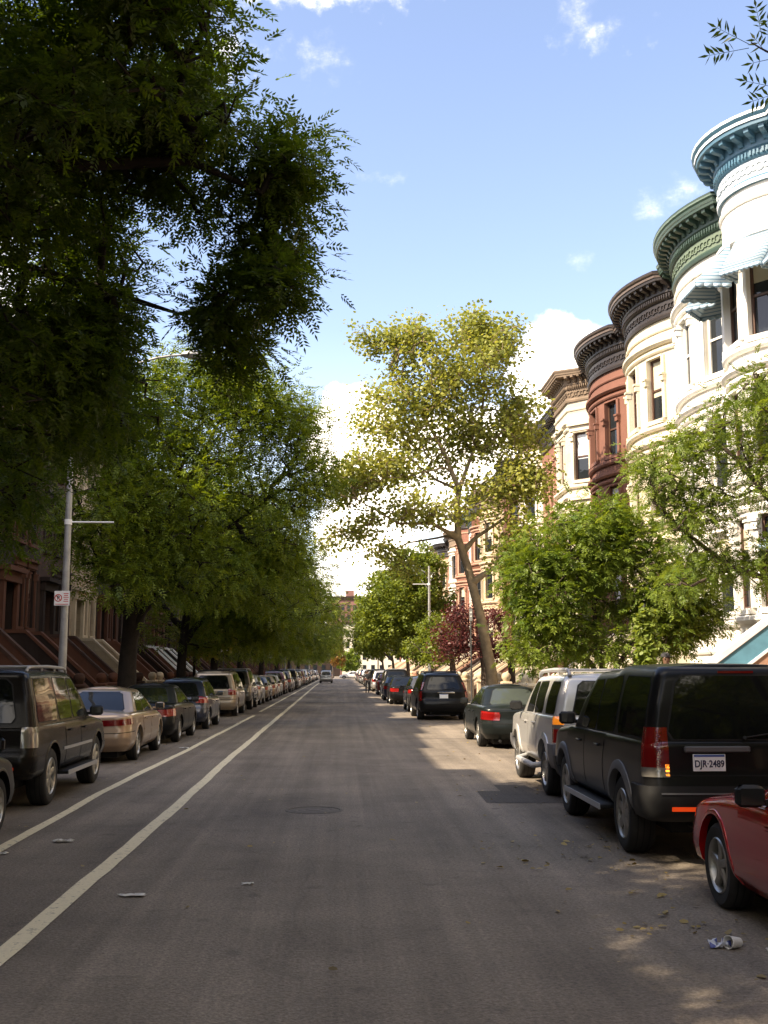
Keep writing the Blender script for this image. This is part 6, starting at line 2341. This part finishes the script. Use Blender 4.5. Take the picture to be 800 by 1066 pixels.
o_dk = dict(plate=(0, .62), lamps=[[('S', .42, .96, .40, 1.0, .62, .86, LB_)]], spokes=9, wstyle=1)
car_l0 = build_car('parked_car', 'sedan', c_black, o_dk)
place(car_l0, -3.70, 8.75, -1, 'sedan', 'dark car at the left edge showing only its front corner', 'car', GLC)
car_l3 = build_car('parked_car', 'sedan', c_black, o_dk)
place(car_l3, -4.0, 27.3, -1, 'sedan', 'dark saloon with red lamps parked just past the champagne saloon', 'car', GLC)
o_ht = dict(plate=(0, .66), lamps=[[('S', .50, .98, .50, .98, .74, .985, LB_)]], spokes=7)
car_l4 = build_car('parked_car', 'hatchback', c_blue, o_ht)
place(car_l4, -3.98, 33.7, -1, 'hatchback', 'dark hatchback with bright red lamps behind the tan minivan', 'car', GLC)
o_mv = dict(plate=(0, .66), rack=(.6, 2.9, .05, M['black_plastic'], .60), lamps=[[('S', .60, 1.16, .60, 1.10, .72, .985, LB_)]], gate=.58, glass=M['glass'])
car_l5 = build_car('parked_car', 'minivan', c_tan2, o_mv)
place(car_l5, -3.98, 42.9, -1, 'minivan', 'tan minivan with dark rear window on the left kerb', 'car', GLC)

protos = dict(boxy_suv=(car_lr, 'paint_black'), square_suv=(car_x, 'paint_pale_silver'), sedan=(car_l3, 'paint_black'), hatchback=(car_l4, 'paint_dark_blue'), minivan=(car_l5, 'paint_warm_tan'), crossover=(car_s, 'paint_black'), road_suv=(car_l1, 'paint_brown_black'))


def another(kind, col, x_out, y, side, label, group):
    pr, pn = protos[kind]
    c = copy_tree(pr, None, {pn: col})
    return place(c, x_out, y, side, kind, label, 'car', group)


def drop_text(root):
    for ch in KIDS.get(root.name, []):
        if ch.name.startswith('number_plate'):
            for t in list(KIDS.get(ch.name, [])):
                bpy.data.objects.remove(t)
            KIDS[ch.name] = []


left_more = [('road_suv', c_grey, 50.0, 'grey brown vehicle parked just beyond the tan minivan'), ('hatchback', c_silver, 56.6, 'small pale car second beyond the tan minivan on the left'), ('sedan', c_bronze, 62.4, 'bronze saloon third beyond the tan minivan on the left'),
             ('sedan', c_tan, 68.6, 'beige saloon fourth beyond the tan minivan on the left'), ('sedan', c_white, 74.8, 'white saloon far along the left kerb'), ('crossover', c_maroon, 81.2, 'maroon crossover far along the left kerb')]
for kd, col, y, lab in left_more:
    another(kd, col, -3.98 + random.uniform(-.06, .06), y, -1, lab, GLC)
kk_ = ['minivan', 'sedan', 'road_suv', 'hatchback', 'sedan', 'crossover']
cc_ = [c_grey, c_silver, c_black, c_white, c_blue, c_tan2, c_maroon]
y = 88.0
i = 0
while y < 205:
    another(kk_[i % 6], cc_[i % 7], -3.95 + random.uniform(-.1, .1), y, -1, 'tiny parked car in the distant run along the left kerb', 'distant cars along the left kerb')
    y += 6.1
    i += 1
right_more = [('hatchback', c_grey, 2.85, 47.2, 'dark grey hatchback half hidden ahead of the black crossover'), ('sedan', c_black, 2.55, 57.5, 'black saloon with red lamps ahead of the dark grey hatchback'), ('sedan', c_blue, 2.5, 65.0, 'dark blue saloon ahead of the black one far right'),
              ('road_suv', c_black, 2.7, 72.0, 'black vehicle ahead of the dark blue saloon far right'), ('hatchback', c_maroon, 2.6, 79.5, 'maroon hatchback far along the right kerb'), ('minivan', c_silver, 2.55, 90.5, 'silver minivan far along the right kerb beside the dark figure')]
for kd, col, x, y, lab in right_more:
    another(kd, col, x, y, 1, lab, GRC)
y = 98.0
i = 0
while y < 205:
    another(kk_[(i + 2) % 6], cc_[(i + 2) % 7], 2.6 + random.uniform(-.1, .1), y, 1, 'tiny parked car in the distant run along the right kerb', 'distant cars along the right kerb')
    y += 6.2
    i += 1
c = another('crossover', c_silver, -1.35 + .92 * 0 - .0, 150.0, 1, 'silver car driving away in the distant lane between the parked rows', None)
c.location = (-1.95, 150.0, 0)
c['category'] = 'car'
c2 = another('sedan', c_white, 0, 222.0, 1, 'pale car crossing at the far junction', None)
c2.location = (4.5, 219.0, 0)
c2.rotation_euler = (0, 0, R(90))

# ------------------------------------------------------------------ lamp posts, signs
def lamp_post(x, y, h, arm, side, name, label, sign=False, bracket=None):
    root = empty(name, (x, y, .14))
    mb = MB()
    mb.tube([(0, 0, 0), (0, 0, .5), (0, 0, h)], [.115, .10, .06], 12)
    mb.tube([(0, 0, 0), (0, 0, .32), (0, 0, .36)], [.17, .16, .1], 12)
    mb.build('pole', M['steel'], root)
    am = MB()
    pts = []
    for k in range(9):
        t = k / 8
        pts.append((side * arm * t, 0, h - .5 + 1.0 * math.sin(t * PI / 2)))
    am.tube(pts, [.028] * 9, 8)
    am.tube([(0, 0, h - 1.4), (side * arm * .45, 0, h + .12)], .018, 6)
    am.build('arm', M['steel'], root)
    hd = MB()
    hx = side * arm
    hd.lathe([(.001, .10), (.07, .095), (.13, .06), (.15, .0), (.12, -.05), (.06, -.08), (.001, -.085)], (0, 0, 0), 16)
    hd.v = [(hx + side * .2 + p[0] * 2.1, p[1], h + .5 + p[2]) for p in hd.v]
    hd.build('lamp_head', M['steel'], root)
    if bracket:
        z, ln, sg = bracket
        bk = MB()
        bk.tube([(sg * .05, 0, z), (sg * ln, 0, z)], .02, 8)
        bk.tube([(0, 0, z - .06), (0, 0, z + .06)], .09, 12)
        bk.build('bracket', M['sign_white'], root)
    if sign:
        sg_ = MB()
        z = 3.28
        sg_.box((-.05, -.13, z), (.46, .012, .44), 0, bev=.004)
        V, Fc = [], []
        n = 28
        cx, cz, rr = -.16, z + .01, .115
        for i in range(n):
            a = 2 * PI * i / n
            V += [(cx + rr * math.cos(a), -.1385, cz + rr * math.sin(a)), (cx + (rr - .028) * math.cos(a), -.1385, cz + (rr - .028) * math.sin(a))]
        for i in range(n):
            j = (i + 1) % n
            Fc.append((2 * i, 2 * i + 1, 2 * j + 1, 2 * j))
        sg_.add(V, Fc, 1)
        d = rr * .72
        sg_.prism([(cx - d - .01, -.1392, cz + d - .01), (cx - d + .01, -.1392, cz + d + .01), (cx + d + .01, -.1392, cz - d + .01), (cx + d - .01, -.1392, cz - d - .01)], (0, .0008, 0), 1)
        for i, (q, ln) in enumerate(((.14, .15), (.085, .12), (.03, .16), (-.03, .12), (-.09, .15))):
            sg_.box((.07, -.1375, z + q), (ln, .003, .022), 1)
        sg_.box((-.05, -.1375, z - .18), (.38, .003, .02), 1)
        sg_.tube([(0, -.11, z + .12), (0, -.09, z + .12)], .02, 6, 0)
        sg_.v = [((p[0] + .0) * .76, (p[1] + .13) * .76 - .13, (p[2] - z) * .76 + z) for p in sg_.v]
        cx *= .76
        cz = z + .01 * .76
        so_ = sg_.build('parking_sign', [M['sign_white'], M['sign_red']], root)
        text_mesh('P', .125, M['sign_black'], 'letter', so_, (cx, -.1376, cz), (PI / 2, 0, 0), .0006)
    return root


lp = lamp_post(-6.35, 25.6, 8.6, 2.6, 1, 'street_lamp', 'grey lamp pole on the left pavement with parking sign and white bracket', True, (5.06, 1.05, 1))
tag(lp, 'grey lamp pole on the left pavement with parking sign and white bracket', 'street lamp')
lp = lamp_post(5.1, 63.3, 7.6, 2.6, -1, 'street_lamp', '', False, (6.55, .95, -1))
tag(lp, 'slim grey lamp post rising before the rounded green tree on the right', 'street lamp')
for (x, y, sd, lab) in ((5.1, 150, -1, 'distant street lamp with arm over the far right side of the road'), (-6.35, 128, 1, 'distant pale lamp post by the left parked cars')):
    lp = lamp_post(x, y, 8.6, 2.6, sd, 'street_lamp', lab)
    tag(lp, lab, 'street lamp')


def sign_post(x, y, h, lab, plates, pm):
    root = empty('parking_sign', (x, y, .14))
    mb = MB()
    mb.tube([(0, 0, 0), (0, 0, h)], .032, 8)
    mb.build('post', pm, root)
    for (z, w_, hh, m_) in plates:
        pl = MB()
        pl.box((0, -.045, z), (w_, .01, hh), 0, bev=.003)
        pl.box((0, -.0515, z + hh * .22), (w_ * .7, .002, hh * .12), 1)
        pl.box((0, -.0515, z - hh * .1), (w_ * .6, .002, hh * .1), 1)
        pl.build('plate', m_, root)
    tag(root, lab, 'street sign')


p = at(491, 700, 45.5)
sign_post(p.x, 45.5, 4.2, 'thin dark sign post with narrow grey plate left of the leaning plane trunk', [(3.9, .13, .5, [M['steel'], M['sign_white']])], M['pole_dark'])
p = at(233, 690, 58)
sign_post(p.x, 58, 3.0, 'small pale sign on a dark post above the left parked cars', [(2.75, .36, .36, [M['sign_white'], M['sign_red']])], M['pole_dark'])
p = at(281, 690, 92)
sign_post(p.x, 92, 2.9, 'tiny white topped sign post further along the left pavement', [(2.75, .4, .3, [M['sign_white'], M['sign_red']])], M['pole_dark'])

# traffic signal at the far junction
p = at(322, 705, 205)
root = empty('traffic_light', (p.x, 205, .14))
mb = MB()
mb.tube([(0, 0, 0), (0, 0, 6.0)], .11, 10)
mb.build('pole', M['steel'], root)
mb = MB()
mb.tube([(0, 0, 5.7), (-1.2, 0, 5.8)], .06, 8)
mb.build('arm', M['steel'], root)
for (x, z) in ((.35, 4.9), (-1.1, 5.3)):
    mb = MB()
    mb.box((x, 0, z), (.42, .34, 1.15), 0, bev=.03)
    for k, m_ in ((-.35, 1), (0, 2), (.35, 3)):
        mb.lathe([(.14, -.175), (.12, -.18), (.001, -.19)], (x, 0, z + k), 16, 'y', m_)
        mb.lathe([(.15, -.18), (.15, -.32)], (x, 0, z + k), 12, 'y', 0)
    mb.build('signal_head', [M['signal_yellow'], simple('signal_green', (.02, .12, .06), .3), simple('signal_amber', (.25, .13, .02), .3), simple('signal_red', (.3, .03, .02), .3)], root)
tag(root, 'yellow traffic light at the far junction on the left', 'traffic light')

# building closing the street
M['far_brick'] = stone('far_brick', (.24, .12, .10), .2, .3, .2, None)
p = at(357, 640, 330)
root = empty('apartment_building', (p.x, 330, 0))
mb = MB()
mb.box((0, 6, 11.2), (9.5, 12, 22.4), 0)
mb.box((0, 6, 23.0), (9.9, 12.4, 1.2), 1)
mb.box((2.2, 6, 24.6), (2.5, 3, 2.2), 0)
mb.build('wall', [M['far_brick'], M['bs_dark']], root)
for fz in range(7):
    for c in range(5):
        wmb = MB()
        wmb.box((-3.6 + c * 1.8, -.02, 2.2 + fz * 3.0), (.95, .08, 1.6), 0)
        wmb.build('window', M['pane'], root)
tag(root, 'dark red brick building closing the far end of the street', 'building')
for (px_, y, ww, hh, col, lab) in ((312, 300, 22, 13, 'bs_dark', 'low dark building behind the far left trees'), (395, 300, 20, 14, 'cream_wall', 'cream building beyond the far right parked cars')):
    p = at(px_, 690, y)
    root = empty('apartment_building', (p.x, y, 0))
    mb = MB()
    mb.box((0, 6, hh / 2), (ww, 12, hh), 0)
    mb.box((0, 6, hh + .3), (ww + .5, 12.5, .6), 1)
    mb.build('wall', [M[col], M['bs_dark']], root)
    for fz in range(int(hh / 3.2)):
        for c in range(int(ww / 2.4)):
            wmb = MB()
            wmb.box((-ww / 2 + 1.4 + c * 2.3, -.02, 2.2 + fz * 3.1), (1.0, .08, 1.7), 0)
            wmb.build('window', M['pane'], root)
    tag(root, lab, 'building')


# ------------------------------------------------------------------ people
def person(x, y, z0, rz, label, mats, arms='down'):
    """one continuous skinned body; clothes and hair are children"""
    root = empty('person', (x, y, z0), rz)
    skin_m, shirt_m, trous_m, hair_m, shoe_m = mats
    J = dict(pel=(0, 0, .95, .13), spine=(0, .01, 1.15, .125), chest=(0, .01, 1.34, .14), neckb=(0, 0, 1.47, .065), neck=(0, -.0, 1.53, .055), head0=(0, -.015, 1.60, .075), head1=(0, -.01, 1.68, .088), head2=(0, .0, 1.755, .06))
    E = [('pel', 'spine'), ('spine', 'chest'), ('chest', 'neckb'), ('neckb', 'neck'), ('neck', 'head0'), ('head0', 'head1'), ('head1', 'head2')]
    for s, sg in (('l', 1), ('r', -1)):
        st = .06 * sg
        J.update({'hip' + s: (.095 * sg, 0, .90, .095), 'kn' + s: (.11 * sg, -st * .5, .50, .062), 'an' + s: (.115 * sg, st * .8, .09, .042), 'ft' + s: (.12 * sg, st * .8 - .14, .04, .036),
                  'sh' + s: (.185 * sg, .01, 1.41, .062), 'el' + s: (.245 * sg, .03, 1.13, .043), 'wr' + s: (.255 * sg, -.07, .90, .030), 'pa' + s: (.25 * sg, -.09, .83, .034)})
        E += [('pel', 'hip' + s), ('hip' + s, 'kn' + s), ('kn' + s, 'an' + s), ('an' + s, 'ft' + s), ('chest', 'sh' + s), ('sh' + s, 'el' + s), ('el' + s, 'wr' + s), ('wr' + s, 'pa' + s)]
        for f in range(4):
            a = (.25 * sg + (f - 1.5) * .017 * sg * .3, -.09 + (f - 1.5) * .018, .80)
            J['f%d%s' % (f, s)] = (a[0], a[1], .775 - .004 * abs(f - 1.5), .0095)
            J['g%d%s' % (f, s)] = (a[0] - .012 * sg, a[1] - .006, .735 - .006 * abs(f - 1.5), .0085)
            E += [('pa' + s, 'f%d%s' % (f, s)), ('f%d%s' % (f, s), 'g%d%s' % (f, s))]
        J['th' + s] = (.235 * sg, -.125, .805, .011)
        J['ti' + s] = (.23 * sg, -.14, .77, .009)
        E += [('pa' + s, 'th' + s), ('th' + s, 'ti' + s)]
    keys = list(J)

    def skinned(names, edges, grow_, mat, name, parent, sub=2):
        idx = {n: i for i, n in enumerate(names)}
        me = bpy.data.meshes.new(name)
        me.from_pydata([J[n][:3] for n in names], [(idx[a], idx[b]) for a, b in edges], [])
        ob = bpy.data.objects.new(name, me)
        COL.objects.link(ob)
        m1 = ob.modifiers.new('skin', 'SKIN')
        for n, v in zip(names, me.skin_vertices[0].data):
            r_ = J[n][3] + grow_
            v.radius = (r_, r_ * .82 if n in ('chest', 'spine', 'pel') else r_)
            v.use_root = n == names[0]
        m1.use_smooth_shade = True
        m2 = ob.modifiers.new('sub', 'SUBSURF')
        m2.levels = m2.render_levels = sub
        dg = bpy.context.evaluated_depsgraph_get()
        out = bpy.data.meshes.new_from_object(ob.evaluated_get(dg))
        bpy.data.objects.remove(ob)
        out.materials.clear()
        out.materials.append(mat)
        oo = bpy.data.objects.new(name, out)
        COL.objects.link(oo)
        oo.parent = parent
        return oo
    skinned(keys, E, 0, skin_m, 'body', root)
    tn = ['pel', 'spine', 'chest', 'neckb', 'shl', 'ell', 'shr', 'elr']
    skinned(tn, [('pel', 'spine'), ('spine', 'chest'), ('chest', 'neckb'), ('chest', 'shl'), ('shl', 'ell'), ('chest', 'shr'), ('shr', 'elr')], .016, shirt_m, 'shirt', root)
    ln = ['pel', 'hipl', 'knl', 'anl', 'hipr', 'knr', 'anr']
    skinned(ln, [('pel', 'hipl'), ('hipl', 'knl'), ('knl', 'anl'), ('pel', 'hipr'), ('hipr', 'knr'), ('knr', 'anr')], .014, trous_m, 'trousers', root)
    for s, sg in (('l', 1), ('r', -1)):
        mb = MB()
        a, b = J['an' + s], J['ft' + s]
        mb.lathe([(.001, .075), (.045, .07), (.055, .03), (.055, 0), (.001, 0)], (0, 0, 0), 14)
        mb.v = [(a[0] + p[0] * .95, (a[1] + b[1]) / 2 + p[1] * 2.6, p[2] - .0) for p in mb.v]
        mb.build('shoe', shoe_m, root)
        fm = MB()
        fm.lathe([(.012, .0), (.009, .006), (.001, .008)], (sg * .03, -.095, 1.69), 8, 'y')
        fm.build('eye', M['sign_black'], root)
        em = MB()
        em.lathe([(.001, .01), (.02, .006), (.024, 0), (.001, -.006)], (0, 0, 0), 10, 'x')
        em.v = [(sg * (.085 + p[0]), p[1] * .8, 1.675 + p[2] * 1.4) for p in em.v]
        em.build('ear', skin_m, root)
    nm = MB()
    nm.add([(-.014, -.088, 1.70), (.014, -.088, 1.70), (.019, -.09, 1.655), (-.019, -.09, 1.655), (0, -.118, 1.66), (0, -.094, 1.705)], [(0, 5, 4, 3), (5, 1, 2, 4), (3, 4, 2)], 0, True)
    nm.build('nose', skin_m, root)
    mm = MB()
    mm.box((0, -.088, 1.625), (.045, .008, .010), 0, bev=.003)
    mm.build('mouth', simple('lips', (.25, .10, .08), .5), root)
    hm = MB()
    hm.lathe([(.100, 0), (.102, .03), (.092, .07), (.06, .098), (.001, .106)], (0, .0, 1.70), 20)
    hm.v = [(p[0] * .94, p[1] * 1.06, p[2]) for p in hm.v]
    hm.box((0, -.125, 1.712), (.13, .09, .012), 0, bev=.005)
    hm.build('cap', hair_m, root)
    tag(root, label, 'person')
    return root


skin_a = simple('skin', (.13, .07, .045), .5)
pm_ = person(7.64, 25.78, .342, R(60), 'man with dark cap and white shirt on the stoop with blue panel', [skin_a, simple('white_shirt', (.72, .72, .72), .8), simple('blue_jeans', (.05, .07, .13), .85), simple('dark_cap', (.025, .025, .03), .8), M['sign_black']])
pm_.scale = (1.03, 1.03, 1.03)
p = at(384, 717, 88)
person(2.15, 88, 0, R(190), 'distant figure in dark clothes standing beside the silver minivan', [skin_a, simple('black_jacket', (.02, .02, .022), .8), simple('black_trousers', (.015, .015, .018), .85), M['sign_black'], M['sign_black']])

# ------------------------------------------------------------------ litter
mb = MB()
mb.lathe([(.030, 0), (.0305, .002), (.041, .098), (.0435, .10), (.0435, .104), (.0395, .104), (.029, .006), (.001, .006)], (0, 0, 0), 28)
xf = Matrix.Translation((2.62, 7.42, .0435)) @ Matrix.Rotation(R(-62), 4, 'Z') @ Matrix.Rotation(R(83), 4, 'X')
mb.v = [tuple(xf @ Vector(p)) for p in mb.v]
zmin = min(p[2] for p in mb.v)
mb.v = [(p[0], p[1], p[2] - zmin + .002) for p in mb.v]
tag(mb.build('paper_cup', simple('cup_white', (.72, .70, .66), .5)), 'white paper cup lying on the asphalt by the red car', 'cup')


def crumple(name, c, sx, sy, h, m_, lab, cat, seed, mis=None):
    rnd = random.Random(seed)
    n = 7
    g = []
    for i in range(n):
        row = []
        for j in range(n):
            x, y = (i / (n - 1) - .5) * sx, (j / (n - 1) - .5) * sy
            ed = 1 - .25 * rnd.random()
            row.append((c[0] + x * ed + rnd.uniform(-.08, .08) * sx, c[1] + y * ed + rnd.uniform(-.08, .08) * sy, .009 + rnd.random() ** 1.5 * h))
        g.append(row)
    mb = MB()
    mb.grid(g, 0, False)
    if mis:
        mb.m = [rnd.choice([0, 0, 1]) for _ in mb.m]
    o = mb.build(name, mis or m_)
    md = o.modifiers.new('paper', 'SOLIDIFY')
    md.thickness = .002
    md.offset = 1
    tag(o, lab, cat)


w_paper = simple('litter_white', (.62, .60, .56), .7)
crumple('wrapper', (2.49, 7.42), .15, .10, .05, None, 'crumpled blue and white wrapper beside the paper cup', 'wrapper', 4, [simple('wrapper_white', (.6, .62, .68), .4), simple('wrapper_blue', (.07, .09, .30), .4)])
crumple('paper_scrap', (-1.66, 9.22), .22, .11, .012, w_paper, 'flat pale paper scrap right of the left lane line', 'litter', 5)
crumple('paper_scrap', (-2.91, 12.05), .22, .10, .03, w_paper, 'white scrap lying between the two white lane lines', 'litter', 6)
crumple('paper_scrap', (-.77, 9.67), .11, .06, .012, w_paper, 'tiny white scrap in the middle of the road', 'litter', 7)
crumple('paper_scrap', (-3.32, 11.3), .12, .07, .02, w_paper, 'small grey scrap touching the outer lane line', 'litter', 8)
crumple('paper_scrap', (2.78, 7.28), .06, .05, .02, w_paper, 'small white scrap right of the paper cup', 'litter', 9)
crumple('paper_scrap', (-3.6, 26.0), .25, .14, .02, w_paper, 'pale scrap beside the outer lane line near the champagne saloon', 'litter', 10)

# fallen leaves: a scatter nobody could count
rs = np.random.RandomState(4)
P = []
for (x0, x1, y0, y1, n) in ((1.6, 4.6, 6, 20, 130), (2.3, 2.9, 6.5, 12, 60), (-5.8, -3.6, 9, 45, 160), (-3.5, 3, 6, 40, 90), (2.5, 4.7, 20, 60, 140), (2.0, 2.6, 7.7, 8.1, 14), (1.3, 2.6, 10, 12, 30)):
    P.append(np.stack([x0 + (x1 - x0) * rs.rand(n), y0 + (y1 - y0) * rs.rand(n), .010 + .012 * rs.rand(n)], 1))
P = np.concatenate(P)
n = len(P)
a = rs.rand(n) * 2 * PI
D = unit(np.stack([np.cos(a), np.sin(a), rs.normal(0, .15, n)], 1))
Sv = unit(np.stack([-np.sin(a), np.cos(a), rs.normal(0, .3, n)], 1))
ln = .03 + .06 * rs.rand(n) ** 2
V, nv = leaf_polys(P, D, Sv, ln, ln * .55, 'broad')
fl = bpy.data.objects.new('fallen_leaves', quads_to_mesh('fallen_leaves', V, nv, leafmat('leaf_fallen', (.14, .10, .03), (.36, .26, .07), .2), rs.rand(n)))
COL.objects.link(fl)
tag(fl, 'yellow fallen leaves scattered over the asphalt', 'fallen leaves', kind='stuff')

# low iron fences in front of the right-hand gardens
for (y0, y1, lab) in ((34.3, 37.0, 'low black iron railing in front of the off white house'), (40.4, 43.2, 'low black iron railing before the cream house with yellow blinds'), (46.8, 49.6, 'low black iron railing before the red brown house')):
    mb = MB()
    x = 8.35
    for z in (.3, 1.05): mb.tube([(x, y0, z), (x, y1, z)], .014, 6)
    n = int((y1 - y0) / .13)
    for k in range(n + 1):
        y = y0 + (y1 - y0) * k / n
        mb.tube([(x, y, .14), (x, y, 1.2)], .009, 5)
    o = mb.build('iron_fence', M['iron'])
    tag(o, lab, 'fence')
